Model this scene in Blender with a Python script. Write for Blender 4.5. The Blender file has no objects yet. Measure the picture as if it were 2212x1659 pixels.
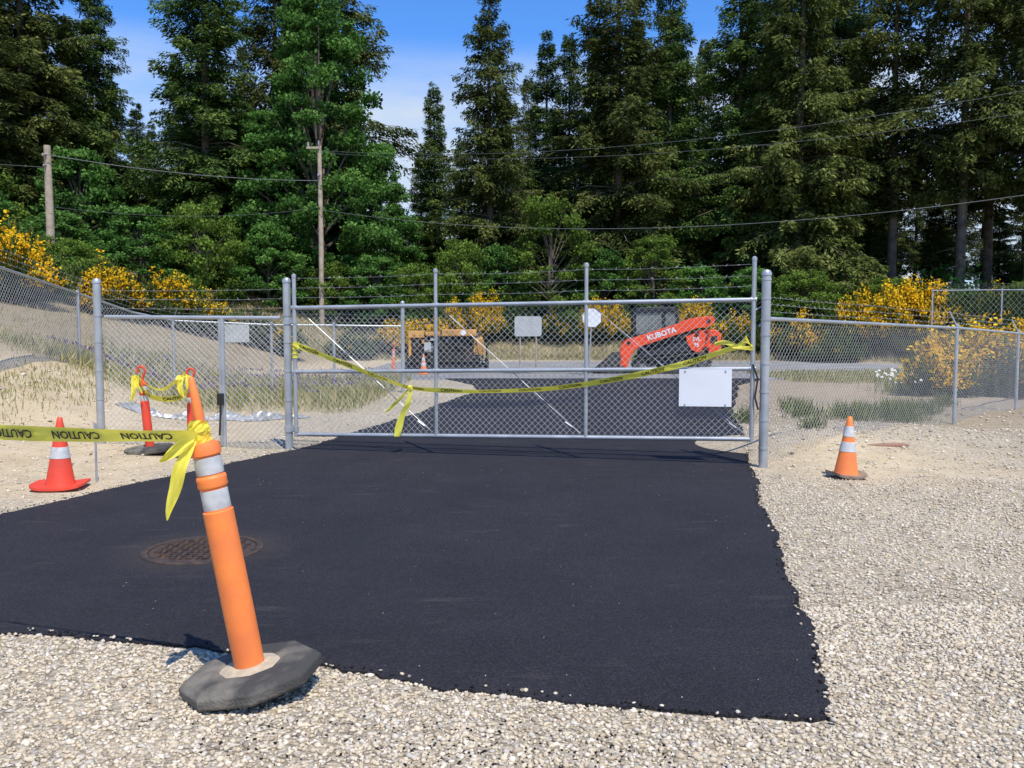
import bpy, math, random
import numpy as np
from mathutils import Vector, Matrix
from mathutils.geometry import delaunay_2d_cdt
R_=random.Random(11)
scene=bpy.context.scene
COL=scene.collection
# ------------------------------------------------------------------ helpers
class MB:
    def __init__(s): s.v=[]; s.f=[]
    def add(s,v,f):
        o=len(s.v); s.v+= [tuple(p) for p in v]; s.f+=[tuple(i+o for i in q) for q in f]
    def tube(s,p0,p1,r0,r1=None,n=8,cap=True):
        if r1 is None: r1=r0
        p0=Vector(p0);p1=Vector(p1);d=(p1-p0)
        if d.length<1e-6: return
        d.normalize()
        a=d.orthogonal().normalized(); b=d.cross(a)
        vs=[]
        for p,r in((p0,r0),(p1,r1)):
            for i in range(n):
                t=2*math.pi*i/n
                vs.append(p+a*(r*math.cos(t))+b*(r*math.sin(t)))
        fs=[(i,(i+1)%n,n+(i+1)%n,n+i) for i in range(n)]
        if cap: fs+=[tuple(range(n-1,-1,-1)),tuple(range(n,2*n))]
        s.add(vs,fs)
    def path(s,pts,r,n=6):
        pts=[Vector(p) for p in pts]
        if not isinstance(r,(list,tuple)): r=[r]*len(pts)
        ref=None; vs=[];m=len(pts)
        for k,p in enumerate(pts):
            d=(pts[min(k+1,m-1)]-pts[max(k-1,0)]).normalized()
            if ref is None: ref=d.orthogonal().normalized()
            a=(ref-d*ref.dot(d)).normalized(); ref=a; b=d.cross(a)
            for i in range(n):
                t=2*math.pi*i/n; vs.append(p+a*(r[k]*math.cos(t))+b*(r[k]*math.sin(t)))
        fs=[]
        for k in range(m-1):
            for i in range(n): fs.append((k*n+i,k*n+(i+1)%n,(k+1)*n+(i+1)%n,(k+1)*n+i))
        fs+=[tuple(range(n-1,-1,-1)),tuple(range((m-1)*n,m*n))]
        s.add(vs,fs)
    def box(s,c,size,rot=None):
        c=Vector(c);h=Vector(size)/2;vs=[]
        for x in(-1,1):
            for y in(-1,1):
                for z in(-1,1):
                    p=Vector((x*h.x,y*h.y,z*h.z))
                    if rot is not None: p=rot@p
                    vs.append(c+p)
        s.add(vs,[(0,1,3,2),(4,6,7,5),(0,4,5,1),(2,3,7,6),(0,2,6,4),(1,5,7,3)])
    def prism(s,poly,y0,y1):
        n=len(poly); vs=[(x,y0,z) for x,z in poly]+[(x,y1,z) for x,z in poly]
        s.add(vs,[tuple(range(n)),tuple(range(2*n-1,n-1,-1))]+[(i,i+n,(i+1)%n+n,(i+1)%n) for i in range(n)])
    def lathe(s,prof,n=24,c=(0,0,0),sx=1,sy=1,ph=0):
        vs=[];m=len(prof)
        for r,z in prof:
            for i in range(n):
                t=2*math.pi*i/n+ph; vs.append((c[0]+r*sx*math.cos(t),c[1]+r*sy*math.sin(t),c[2]+z))
        fs=[]
        for k in range(m-1):
            for i in range(n): fs.append((k*n+i,k*n+(i+1)%n,(k+1)*n+(i+1)%n,(k+1)*n+i))
        fs+=[tuple(range(n-1,-1,-1)),tuple(range((m-1)*n,m*n))]
        s.add(vs,fs)
    def shift(s,d):
        s.v=[(p[0]-d[0],p[1]-d[1],p[2]-d[2]) for p in s.v]; return s

def sharp(me,ang=38):
    me.polygons.foreach_set('use_smooth',[True]*len(me.polygons))
    try: me.set_sharp_from_angle(angle=math.radians(ang))
    except Exception: pass
def part(name,mb,mat,parent=None,smooth=True,bevel=0,label=None,loc=None):
    me=bpy.data.meshes.new(name); me.from_pydata(mb.v,[],mb.f); me.update()
    if smooth: sharp(me)
    ob=bpy.data.objects.new(name,me); COL.objects.link(ob)
    for m in (mat if isinstance(mat,(list,tuple)) else [mat]): me.materials.append(m)
    if parent: ob.parent=parent
    if bevel:
        b=ob.modifiers.new('bevel','BEVEL'); b.width=bevel; b.segments=2; b.limit_method='ANGLE'
    if label: ob['label']=label
    if loc: ob.location=loc
    return ob
def root(name,loc,label,cat,group=None,rot=(0,0,0)):
    e=bpy.data.objects.new(name,None); COL.objects.link(e); e.location=Vector(loc)[:3]; e.rotation_euler=rot
    e.empty_display_size=.2
    e['label']=label; e['category']=cat
    if group: e['group']=group
    return e
def meshobj(name,me,mat,parent=None):
    ob=bpy.data.objects.new(name,me); COL.objects.link(ob); me.materials.clear(); me.materials.append(mat)
    if parent: ob.parent=parent
    return ob
def arr_mesh(name,V,F,tone=None):
    V=np.ascontiguousarray(V,dtype=np.float32).reshape(-1,3); F=np.asarray(F,dtype=np.int32); k=F.shape[1]
    me=bpy.data.meshes.new(name)
    me.vertices.add(len(V)); me.vertices.foreach_set('co',V.ravel())
    me.loops.add(F.size); me.loops.foreach_set('vertex_index',F.ravel())
    me.polygons.add(len(F)); me.polygons.foreach_set('loop_start',np.arange(len(F),dtype=np.int32)*k)
    me.update(calc_edges=True)
    if tone is not None:
        a=me.attributes.new('tone','FLOAT','FACE'); a.data.foreach_set('value',np.asarray(tone,dtype=np.float32))
    return me
def leaf_mesh(name,P,D,L,W,N,tone):
    D=D/np.linalg.norm(D,axis=1,keepdims=True)
    S=np.cross(D,N); S/= (np.linalg.norm(S,axis=1,keepdims=True)+1e-6)
    L=L[:,None];W=W[:,None]
    V=np.stack([P,P+D*L*.45+S*W*.5,P+D*L,P+D*L*.45-S*W*.5],axis=1)
    return arr_mesh(name,V,np.arange(len(P)*4).reshape(-1,4),tone)

# ------------------------------------------------------------------ materials
def setramp(r,els):
    E=r.color_ramp.elements
    E[0].position=els[0][0]; E[0].color=(*els[0][1],1); E[1].position=els[-1][0]; E[1].color=(*els[-1][1],1)
    for p,c in els[1:-1]:
        e=E.new(p); e.color=(*c,1)
def nmat(name):
    m=bpy.data.materials.new(name); m.use_nodes=True; nt=m.node_tree
    return m,nt,nt.nodes,nt.links,nt.nodes['Principled BSDF']
def mat(name,c1,c2=None,rough=.6,metal=0,scale=8,bump=0,bscale=60,spec=.5,lo=.35,hi=.65,trans=0):
    m,nt,N,Lk,b=nmat(name)
    b.inputs['Roughness'].default_value=rough; b.inputs['Metallic'].default_value=metal
    b.inputs['Specular IOR Level'].default_value=spec
    tc=N.new('ShaderNodeTexCoord')
    if c2 is None: c2=tuple(x*.8 for x in c1)
    n=N.new('ShaderNodeTexNoise'); n.inputs['Scale'].default_value=scale; n.inputs['Detail'].default_value=6
    Lk.new(tc.outputs['Object'],n.inputs['Vector'])
    r=N.new('ShaderNodeValToRGB'); setramp(r,[(lo,c2),(hi,c1)])
    Lk.new(n.outputs['Fac'],r.inputs['Fac']); Lk.new(r.outputs['Color'],b.inputs['Base Color'])
    if bump:
        n2=N.new('ShaderNodeTexNoise'); n2.inputs['Scale'].default_value=bscale; n2.inputs['Detail'].default_value=4
        Lk.new(tc.outputs['Object'],n2.inputs['Vector'])
        bp=N.new('ShaderNodeBump'); bp.inputs['Strength'].default_value=bump; bp.inputs['Distance'].default_value=.01
        Lk.new(n2.outputs['Fac'],bp.inputs['Height']); Lk.new(bp.outputs['Normal'],b.inputs['Normal'])
    if trans:
        t=N.new('ShaderNodeBsdfTranslucent'); Lk.new(r.outputs['Color'],t.inputs['Color'])
        mx=N.new('ShaderNodeMixShader'); mx.inputs[0].default_value=trans
        Lk.new(b.outputs[0],mx.inputs[1]); Lk.new(t.outputs[0],mx.inputs[2]); Lk.new(mx.outputs[0],N['Material Output'].inputs['Surface'])
    return m
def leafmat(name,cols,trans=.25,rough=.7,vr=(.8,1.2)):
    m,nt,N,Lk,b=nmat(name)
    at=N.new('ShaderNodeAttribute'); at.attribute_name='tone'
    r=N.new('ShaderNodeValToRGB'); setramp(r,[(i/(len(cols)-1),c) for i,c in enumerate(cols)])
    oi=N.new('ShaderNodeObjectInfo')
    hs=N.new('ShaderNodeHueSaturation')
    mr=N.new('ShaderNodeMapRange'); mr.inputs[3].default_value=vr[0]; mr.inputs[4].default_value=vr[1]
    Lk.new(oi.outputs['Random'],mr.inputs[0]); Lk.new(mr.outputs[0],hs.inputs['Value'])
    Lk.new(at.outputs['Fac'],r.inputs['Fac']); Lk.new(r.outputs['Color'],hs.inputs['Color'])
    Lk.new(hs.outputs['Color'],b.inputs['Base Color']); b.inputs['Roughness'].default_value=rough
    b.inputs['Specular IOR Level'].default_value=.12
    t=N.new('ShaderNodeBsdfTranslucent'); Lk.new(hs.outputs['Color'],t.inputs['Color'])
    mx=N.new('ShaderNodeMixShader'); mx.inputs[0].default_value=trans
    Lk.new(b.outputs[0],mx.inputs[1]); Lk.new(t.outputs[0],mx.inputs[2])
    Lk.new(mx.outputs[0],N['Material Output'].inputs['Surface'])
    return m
M_galv=mat('galvanised_steel',(.50,.52,.53),(.36,.38,.40),rough=.42,metal=.5,scale=6,lo=.3,hi=.7)
M_wire=mat('galvanised_wire',(.66,.67,.66),(.54,.55,.55),rough=.45,metal=.2,scale=3)
M_rod=mat('dull_steel',(.50,.51,.50),(.38,.39,.39),rough=.5,metal=.2,scale=3)
M_dark=mat('black_steel',(.03,.03,.030),(.015,.015,.015),rough=.5,scale=9)
M_rub=mat('black_rubber_dusty',(.065,.062,.058),(.25,.225,.18),rough=.92,scale=6,bump=.6,bscale=90,spec=.15,lo=.3,hi=.6)
M_or=mat('orange_plastic',(.90,.17,.03),(.80,.14,.03),rough=.5,scale=4,bump=.05)
M_orf=mat('faded_orange_plastic',(.95,.25,.05),(.80,.20,.055),rough=.5,scale=7,bump=.12)
M_red=mat('red_orange_plastic',(.80,.07,.03),(.62,.06,.03),rough=.5,scale=6)
M_reflect=mat('reflective_sheeting',(.62,.62,.60),(.42,.42,.42),rough=.35,scale=14,bump=.1)
M_yel=mat('yellow_plastic_tape',(1.0,.92,.13),(.92,.82,.09),rough=.35,scale=5,trans=.35)
M_ink=mat('black_ink',(.02,.02,.02),(.015,.015,.015),rough=.6)
M_white=mat('white_board',(.80,.81,.82),(.74,.75,.76),rough=.4,scale=3)
M_alum=mat('bare_aluminium',(.50,.51,.48),(.40,.41,.39),rough=.45,metal=.1,scale=4)
M_wood=mat('weathered_wood',(.46,.37,.28),(.30,.24,.18),rough=.9,scale=5,bump=.4)
M_bark=mat('bark',(.15,.12,.095),(.07,.055,.042),rough=.95,scale=3,bump=.6,bscale=20)
M_lift=mat('red_orange_paint',(.88,.085,.015),(.78,.07,.014),rough=.35,scale=2)
M_ylw=mat('dirty_yellow_paint',(.80,.40,.06),(.38,.19,.05),rough=.55,scale=4)
M_glass=mat('tinted_glass',(.20,.22,.20),(.10,.12,.11),rough=.12,scale=1.2)
M_rust=mat('rusty_cast_iron',(.085,.05,.03),(.030,.023,.019),rough=.7,scale=14,bump=.5)
M_brick=mat('faded_red_wood',(.34,.17,.11),(.28,.18,.13),rough=.9,scale=9,bump=.4)
M_sandm=mat('dry_sand',(.52,.43,.30),(.40,.33,.23),rough=.95,scale=30,bump=.5)
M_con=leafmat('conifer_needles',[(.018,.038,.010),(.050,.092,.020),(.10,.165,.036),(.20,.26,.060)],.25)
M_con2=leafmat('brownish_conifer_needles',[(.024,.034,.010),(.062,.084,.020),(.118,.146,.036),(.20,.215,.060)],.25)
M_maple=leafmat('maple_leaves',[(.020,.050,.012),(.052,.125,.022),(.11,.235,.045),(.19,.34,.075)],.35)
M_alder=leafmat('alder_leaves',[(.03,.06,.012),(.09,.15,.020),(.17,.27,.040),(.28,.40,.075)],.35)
M_broom=leafmat('broom_stems',[(.02,.035,.01),(.05,.08,.02),(.09,.13,.03)],.15)
M_bloom=leafmat('yellow_blossom',[(.75,.42,.012),(.88,.55,.015),(.92,.65,.03)],.35,vr=(.95,1.1))
M_grass=leafmat('grass_blades',[(.08,.13,.025),(.16,.20,.05),(.34,.30,.12),(.55,.46,.26)],.3)
M_lup=leafmat('lupine_flowers',[(.22,.16,.26),(.34,.27,.40)],.3)
M_daisy=leafmat('white_petals',[(.7,.7,.65),(.8,.8,.75)],.3)

# ------------------------------------------------------------------ terrain
def sst(a,b,x):
    t=np.clip((x-a)/(b-a),0,1); return t*t*(3-2*t)
ASPH=[(-9,6.3),(-5.2,6.35),(-4.05,6.83),(-3.74,7.73),(-3.31,8.78),(-3.02,9.5),(-2.61,10.5),(-2.41,11.2),(-2.09,12.83),(-1.63,14.86),(-1.30,17.3),(-.75,20.2),(-1.0,22.2),(-1.9,24.9),
(7.2,24.9),(5.75,22.2),(5.03,19.5),(3.95,15.6),(3.185,12.0),(2.61,9.53),(2.066,7.1),(1.70,5.31),(1.474,4.31),(1.274,3.43),(1.22,3.19),(.70,3.265),(.355,3.37),(-.20,3.5),(-.50,3.615),(-1.047,3.82),(-1.75,4.02),(-2.5,4.19),(-4.5,4.62),(-9,5.4)]
def dense_poly(P,step,jit,seed):
    rr=random.Random(seed); out=[]
    n=len(P)
    for i in range(n):
        a=Vector(P[i]);b=Vector(P[(i+1)%n]);L=(b-a).length;k=max(1,int(L/step)); d=(b-a).normalized(); nn=Vector((-d.y,d.x))
        for j in range(k):
            p=a+(b-a)*(j/k)
            q=p+nn*(rr.gauss(0,1)*jit)+nn*(.022*math.sin(p.x*3.1+p.y*2.3)+.010*math.sin(p.x*11+p.y*7)+.008*math.sin(p.x*23-p.y*19))
            out.append((q.x,q.y))
    return out
def inpoly(x,y,P):
    r=np.zeros(x.shape,bool); n=len(P)
    for i in range(n):
        x0,y0=P[i];x1,y1=P[(i+1)%n]
        if y0==y1: continue
        c=((y0>y)!=(y1>y))&(x<(x1-x0)*(y-y0)/(y1-y0)+x0); r^=c
    return r
def dpoly(x,y,P):
    d=np.full(x.shape,1e9); n=len(P)
    for i in range(n):
        ax,ay=P[i];bx,by=P[(i+1)%n];vx,vy=bx-ax,by-ay
        t=np.clip(((x-ax)*vx+(y-ay)*vy)/(vx*vx+vy*vy),0,1)
        d=np.minimum(d,np.hypot(x-ax-t*vx,y-ay-t*vy))
    return d
AZ_=.020
def hfun(x,y):
    x=np.asarray(x,float);y=np.asarray(y,float)
    foot=5.7+sst(14,18.5,y)*1.3+sst(18,26,y)*1.2
    e=-x-foot
    hl=.46*(np.sqrt(e*e+.25)+e)/2
    hl=3.6*(1-np.exp(-hl/3.2))
    hl*=1-.75*sst(2,6,-y+6)
    yf=38-5.5*sst(10,20,x)
    b=sst(0,5,y-yf)*1.05+np.clip(y-yf,0,60)*.025
    berm=.20*np.exp(-(((x-3.9)/1.0)**2+((y-10.9)/.7)**2))+.14*np.exp(-(((x-5.3)/1.0)**2+((y-11.9)/.9)**2))
    dip=-.15*sst(8,14,x)*sst(26,16,y)
    und=(.02*np.sin(x*1.7+y*.9)+.018*np.sin(x*.8-y*2.1+1)+.012*np.sin(x*4.1+y*3.3)+.008*np.sin(9*x-7*y))
    d=dpoly(x,y,ASPH); ins=inpoly(x,y,ASPH)
    m=np.where(ins,0,sst(.1,1.2,d))
    m=m*(1-sst(22,25,y)*sst(40,37,y))
    return np.maximum(hl,0)+b+berm+dip+und*m
def hz(x,y): return float(hfun(np.array([x]),np.array([y]))[0])
xs=np.concatenate([-np.geomspace(14.2,400,34)[::-1],np.arange(-14,14.01,.16),np.geomspace(14.2,400,34)])
ys=np.concatenate([[-40,-20,-10,-5,-2,0,1,1.6],np.arange(2,26,.16),np.arange(26,46,.5),np.geomspace(46.5,700,34)])
X,Y=np.meshgrid(xs,ys); Z=hfun(X.ravel(),Y.ravel())
V=np.stack([X.ravel(),Y.ravel(),Z],1); nx=len(xs);ny=len(ys)
ii=(np.arange(ny-1)[:,None]*nx+np.arange(nx-1)[None,:]).ravel()
me=arr_mesh('ground',V,np.stack([ii,ii+1,ii+nx+1,ii+nx],1))
me.polygons.foreach_set('use_smooth',[True]*len(me.polygons))
x=X.ravel();y=Y.ravel()
dA=dpoly(x,y,ASPH)
sandmask=lambda x,y: np.clip(.95*np.exp(-(((x-3.9)/1.5)**2+((y-9.5)/1.5)**2))+.8*sst(-2.9,-4.0,x)*sst(6.5,8,y),0,1)
grav=np.clip(1.15-sst(.6,2.6,dA)*.55*sst(5,9,y)+0*x,0,1)
grav=np.where((x>2)&(y>7),.95,grav)*(1-.85*sandmask(x,y))
grass=np.zeros_like(x)
grass=np.maximum(grass,sst(37.4,39,y+5.5*sst(10,20,x))*.58)
grass=np.maximum(grass,sst(22.5,24.5,y)*sst(28.5,27,y)*sst(6.5,8.5,x)*.8)
grass=np.maximum(grass,sst(13.5,16,y)*sst(-1.5,-3,x+0*y)*.42*sst(24,22,y))
grass=np.maximum(grass,sst(7,8.4,-x)*sst(11,14,y)*.32)
grass=np.maximum(grass,.45*np.exp(-(((x-6.0)/1.6)**2+((y-14.3)/1.0)**2)))
brown=np.clip(sst(7,9,-x)*.95*sst(12,16,y)+sst(11,14,y)*sst(2.5,4.5,x)*.75,0,1)
ca=me.color_attributes.new('zone','FLOAT_COLOR','POINT')
ca.data.foreach_set('color',np.stack([grav,grass,brown,np.ones_like(x)],1).astype(np.float32).ravel())
m,nt,N,Lk,b=nmat('gravel_and_dirt')
geo=N.new('ShaderNodeNewGeometry'); at=N.new('ShaderNodeAttribute'); at.attribute_name='zone'
sep=N.new('ShaderNodeSeparateColor'); Lk.new(at.outputs['Color'],sep.inputs[0])
def noise(sc,det=5,rough=.6):
    n=N.new('ShaderNodeTexNoise'); n.inputs['Scale'].default_value=sc; n.inputs['Detail'].default_value=det; n.inputs['Roughness'].default_value=rough
    Lk.new(geo.outputs['Position'],n.inputs['Vector']); return n
def ramp(inp,els):
    r=N.new('ShaderNodeValToRGB'); setramp(r,els)
    Lk.new(inp,r.inputs[0]); return r
def mix(f,a,bb,mode='MIX'):
    mx=N.new('ShaderNodeMix'); mx.data_type='RGBA'; mx.blend_type=mode
    if hasattr(f,'is_output'): Lk.new(f,mx.inputs[0])
    else: mx.inputs[0].default_value=f
    for k,i in((a,6),(bb,7)):
        if hasattr(k,'is_output'): Lk.new(k,mx.inputs[i])
        else: mx.inputs[i].default_value=(*k,1)
    return mx.outputs[2]
def mth(op,a,bb=None,clamp=False):
    q=N.new('ShaderNodeMath'); q.operation=op; q.use_clamp=clamp
    for k,i in((a,0),(bb,1)):
        if k is None: continue
        if hasattr(k,'is_output'): Lk.new(k,q.inputs[i])
        else: q.inputs[i].default_value=k
    return q.outputs[0]
vo=N.new('ShaderNodeTexVoronoi'); vo.inputs['Scale'].default_value=46; Lk.new(geo.outputs['Position'],vo.inputs['Vector'])
sc=N.new('ShaderNodeSeparateColor'); Lk.new(vo.outputs['Color'],sc.inputs[0])
stone=ramp(sc.outputs[0],[(0,(.26,.215,.155)),(.3,(.46,.385,.27)),(.6,(.60,.51,.37)),(.8,(.44,.40,.33)),(1,(.68,.60,.46))])
dk=ramp(vo.outputs['Distance'],[(0,(1,1,1)),(.55,(.88,.88,.88)),(1,(.6,.6,.6))])
stonec=mix(1.0,stone.outputs[0],dk.outputs[0],'MULTIPLY')
sandn=noise(2.2,8,.7); sandc=ramp(sandn.outputs['Fac'],[(.3,(.42,.325,.20)),(.5,(.53,.42,.265)),(.7,(.61,.50,.335))]).outputs[0]
gn=noise(5,6,.7); gf=mth('ADD',sep.outputs[0],mth('MULTIPLY',mth('SUBTRACT',gn.outputs['Fac'],.5),1.6),True)
c1=mix(gf,sandc,stonec)
bn=noise(1.3,7,.7); brc=ramp(bn.outputs['Fac'],[(.3,(.19,.145,.10)),(.6,(.33,.255,.17)),(.75,(.42,.33,.21))]).outputs[0]
bf=mth('MULTIPLY',sep.outputs[2],mth('MULTIPLY',bn.outputs['Fac'],1.8),True)
c2=mix(bf,c1,brc)
gg=noise(3.2,8,.75); gc=ramp(gg.outputs['Fac'],[(.3,(.10,.13,.03)),(.5,(.27,.22,.09)),(.7,(.44,.35,.19))]).outputs[0]
g2=noise(.9,6,.7)
gfac=mth('MULTIPLY',mth('ADD',sep.outputs[1],mth('MULTIPLY',mth('SUBTRACT',g2.outputs['Fac'],.5),1.4)),mth('MULTIPLY',sep.outputs[1],1.8),True)
c3=mix(gfac,c2,gc)
big=noise(.35,4); bigc=ramp(big.outputs['Fac'],[(.3,(.86,.85,.84)),(.7,(1.06,1.05,1.03))]).outputs[0]
c4=mix(1.0,c3,bigc,'MULTIPLY')
Lk.new(c4,b.inputs['Base Color']); b.inputs['Roughness'].default_value=.95; b.inputs['Specular IOR Level'].default_value=.15
bp=N.new('ShaderNodeBump'); bp.inputs['Strength'].default_value=.9; bp.inputs['Distance'].default_value=.012
n9=noise(25,6,.7)
hh=mth('ADD',mth('MULTIPLY',mth('MULTIPLY',vo.outputs['Distance'],-1.0),gf),mth('MULTIPLY',n9.outputs['Fac'],.8))
Lk.new(hh,bp.inputs['Height']); Lk.new(bp.outputs['Normal'],b.inputs['Normal'])
g=meshobj('ground',me,m); g['kind']='structure'

def sheet(name,P,z,skirt,mt,grid=1.0):
    n=len(P); x0=min(p[0] for p in P);x1=max(p[0] for p in P);y0=min(p[1] for p in P);y1=max(p[1] for p in P)
    gx,gy=np.meshgrid(np.arange(x0,x1,grid),np.arange(y0,y1,grid)); gx=gx.ravel();gy=gy.ravel()
    ok=inpoly(gx,gy,P)&(dpoly(gx,gy,P)>grid*.25)
    pts=[Vector(p) for p in P]+[Vector((a,c)) for a,c in zip(gx[ok],gy[ok])]
    V,_,F,_,_,_=delaunay_2d_cdt(pts,[(i,(i+1)%n) for i in range(n)],[],1,1e-5)
    vs=[(p.x,p.y,z) for p in V]
    o=len(vs); vs+=[(p[0],p[1],z+.0) for p in P]+[(p[0],p[1],z-skirt) for p in P]
    fs=[tuple(f) for f in F]+[(o+i,o+i+n,o+(i+1)%n+n,o+(i+1)%n) for i in range(n)]
    me=bpy.data.meshes.new(name); me.from_pydata(vs,[],fs)
    import bmesh
    bm=bmesh.new(); bm.from_mesh(me)
    for f in bm.faces:
        f.normal_update()
        if f.normal.z<-.5: f.normal_flip()
    bm.to_mesh(me); bm.free()
    ob=meshobj(name,me,mt); ob['kind']='structure'; return ob
m,nt,N,Lk,b=nmat('fresh_asphalt')
geo=N.new('ShaderNodeNewGeometry')
n1=noise(85,5,.8); n2=noise(1.1,8,.75); vo=N.new('ShaderNodeTexVoronoi'); vo.inputs['Scale'].default_value=80; Lk.new(geo.outputs['Position'],vo.inputs['Vector'])
base=ramp(n1.outputs['Fac'],[(.32,(.009,.0088,.0105)),(.52,(.0255,.024,.0285)),(.66,(.056,.053,.059)),(.8,(.14,.135,.13))]).outputs[0]
mp=N.new('ShaderNodeMapping'); mp.inputs['Scale'].default_value=(1.2,4.5,1); Lk.new(geo.outputs['Position'],mp.inputs['Vector'])
sm=N.new('ShaderNodeTexNoise'); sm.inputs['Scale'].default_value=1.5; sm.inputs['Detail'].default_value=7; sm.inputs['Roughness'].default_value=.6; Lk.new(mp.outputs[0],sm.inputs['Vector'])
sf=ramp(sm.outputs['Fac'],[(.60,(0,0,0)),(.74,(.40,.40,.40))]).outputs[0]
sfx=mth('MULTIPLY',sf,n1.outputs['Fac'])
c=mix(sfx,base,(.16,.14,.12))
bl=ramp(n2.outputs['Fac'],[(.3,(.8,.8,.8)),(.7,(1.25,1.22,1.2))]).outputs[0]
c=mix(1.0,c,bl,'MULTIPLY')
sb=N.new('ShaderNodeVectorMath'); sb.operation='DISTANCE'; sb.inputs[1].default_value=(-2.05,5.73,.02); Lk.new(geo.outputs['Position'],sb.inputs[0])
dr=ramp(sb.outputs['Value'],[(.36,(.55,.55,.55)),(.62,(0,0,0))]).outputs[0]
c=mix(mth('MULTIPLY',dr,n2.outputs['Fac']),c,(.085,.065,.05))
Lk.new(c,b.inputs['Base Color']); b.inputs['Roughness'].default_value=.74; b.inputs['Specular IOR Level'].default_value=.25
bp=N.new('ShaderNodeBump'); bp.inputs['Strength'].default_value=1.0; bp.inputs['Distance'].default_value=.008
Lk.new(mth('ADD',n1.outputs['Fac'],mth('MULTIPLY',vo.outputs['Distance'],-.8)),bp.inputs['Height']); Lk.new(bp.outputs['Normal'],b.inputs['Normal'])
M_asph=m
APD=dense_poly(ASPH,.03,.007,3)
sheet('asphalt_driveway',APD,AZ_,.05,M_asph,grid=.5)
M_road=mat('old_grey_asphalt',(.27,.26,.245),(.20,.195,.185),rough=.9,scale=.8,bump=.3,bscale=80)
sheet('road',[(-40,28),(-6,27.2),(-2.6,24.4),(7.6,24.4),(9,27),(13,28.6),(22,31),(60,36),(60,45),(30,39),(14,37.2),(-40,37)],.010,.03,M_road,grid=3)

# ------------------------------------------------------------------ gravel stones
rng=np.random.default_rng(5)
def region(n,x0,x1,y0,y1): return rng.uniform(x0,x1,n),rng.uniform(y0,y1,n)
parts=[]
for (n,x0,x1,y0,y1,s0,s1) in [(58000,-3.0,3.4,2.15,4.6,.009,.021),(38000,1.2,6.2,3.6,8.6,.009,.021),(8000,2.3,8,8.4,13,.010,.024),(5500,-6.2,-2.2,6.8,12,.010,.024),(2500,-3.2,5,11,20,.014,.03),(1800,-8.5,-4,8,14,.015,.045),(900,3,9,9,16,.02,.05)]:
    a,bb=region(n,x0,x1,y0,y1); s=rng.uniform(s0,s1,n)*(.8+.6*rng.random(n)**3); parts.append(np.stack([a,bb,s],1))
S=np.concatenate(parts)
ins=inpoly(S[:,0],S[:,1],ASPH); dd=dpoly(S[:,0],S[:,1],ASPH)
vis=(np.abs(S[:,0])<.64*S[:,1]+.4)&(rng.random(len(S))>.75*sandmask(S[:,0],S[:,1]))
S=S[(~ins|((dd<.03)&(rng.random(len(S))<.10)))&vis]
k=520; cx=rng.normal(-.05,.5,k); cy=3.0+rng.normal(0,.12,k)-.12*cx; C=np.stack([cx,cy,rng.uniform(.006,.014,k)],1); C=C[~inpoly(C[:,0],C[:,1],ASPH)]
D=[]
for i in range(3600):
    j=rng.integers(0,len(APD)); D.append((APD[j][0]+rng.normal(0,.020),APD[j][1]+rng.normal(0,.020),rng.uniform(.006,.013)))
D=np.array(D); D=D[D[:,1]<13]
lo=rng.uniform(-2.5,2.5,160); lo2=rng.uniform(3.3,9,160); E=np.stack([lo,lo2,rng.uniform(.003,.006,160)],1)
E=E[inpoly(E[:,0],E[:,1],ASPH)]
tone=np.concatenate([rng.random(len(S))*.85+.15,np.full(len(C),.0),np.full(len(D),.0),rng.random(len(E))*.5+.2])
A=np.concatenate([S,C,D,E])
on=inpoly(A[:,0],A[:,1],ASPH)
zz=hfun(A[:,0],A[:,1])+np.where(on,AZ_-.002,0)
ph=(1+5**.5)/2
ico=np.array([(-1,ph,0),(1,ph,0),(-1,-ph,0),(1,-ph,0),(0,-1,ph),(0,1,ph),(0,-1,-ph),(0,1,-ph),(ph,0,-1),(ph,0,1),(-ph,0,-1),(-ph,0,1)])/1.9
icf=np.array([(0,11,5),(0,5,1),(0,1,7),(0,7,10),(0,10,11),(1,5,9),(5,11,4),(11,10,2),(10,7,6),(7,1,8),(3,9,4),(3,4,2),(3,2,6),(3,6,8),(3,8,9),(4,9,5),(2,4,11),(6,2,10),(8,6,7),(9,8,1)])
n=len(A)
P=ico[None]*(1+rng.uniform(-.32,.32,(n,12,1)))*np.stack([rng.uniform(.8,1.35,n),rng.uniform(.55,1,n),rng.uniform(.4,.75,n)],1)[:,None,:]
t=rng.uniform(0,6.28,n); ct,st=np.cos(t)[:,None],np.sin(t)[:,None]
tl=rng.normal(0,.35,n); c2_,s2_=np.cos(tl)[:,None],np.sin(tl)[:,None]
y1=P[:,:,1]*c2_-P[:,:,2]*s2_; z1=P[:,:,1]*s2_+P[:,:,2]*c2_
x2=P[:,:,0]*ct-y1*st; y2=P[:,:,0]*st+y1*ct
P=np.stack([x2,y2,z1],2)*(A[:,2]*.62)[:,None,None]
P+=np.stack([A[:,0],A[:,1],zz+A[:,2]*.2],1)[:,None,:]
F=(np.arange(n)[:,None,None]*12+icf[None]).reshape(-1,3)
gm=arr_mesh('gravel',P,F,np.repeat(tone,20))
m,nt,N,Lk,b=nmat('crushed_stone')
at=N.new('ShaderNodeAttribute'); at.attribute_name='tone'
geo=N.new('ShaderNodeNewGeometry')
r=ramp(at.outputs['Fac'],[(.0,(.018,.017,.018)),(.10,(.018,.017,.018)),(.16,(.26,.22,.175)),(.32,(.52,.425,.29)),(.6,(.66,.555,.395)),(.78,(.50,.45,.375)),(.93,(.72,.62,.47)),(1,(.76,.69,.57))])
nn=noise(120,3); nr=ramp(nn.outputs['Fac'],[(.3,(.84,.84,.84)),(.7,(1.05,1.05,1.05))])
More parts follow.
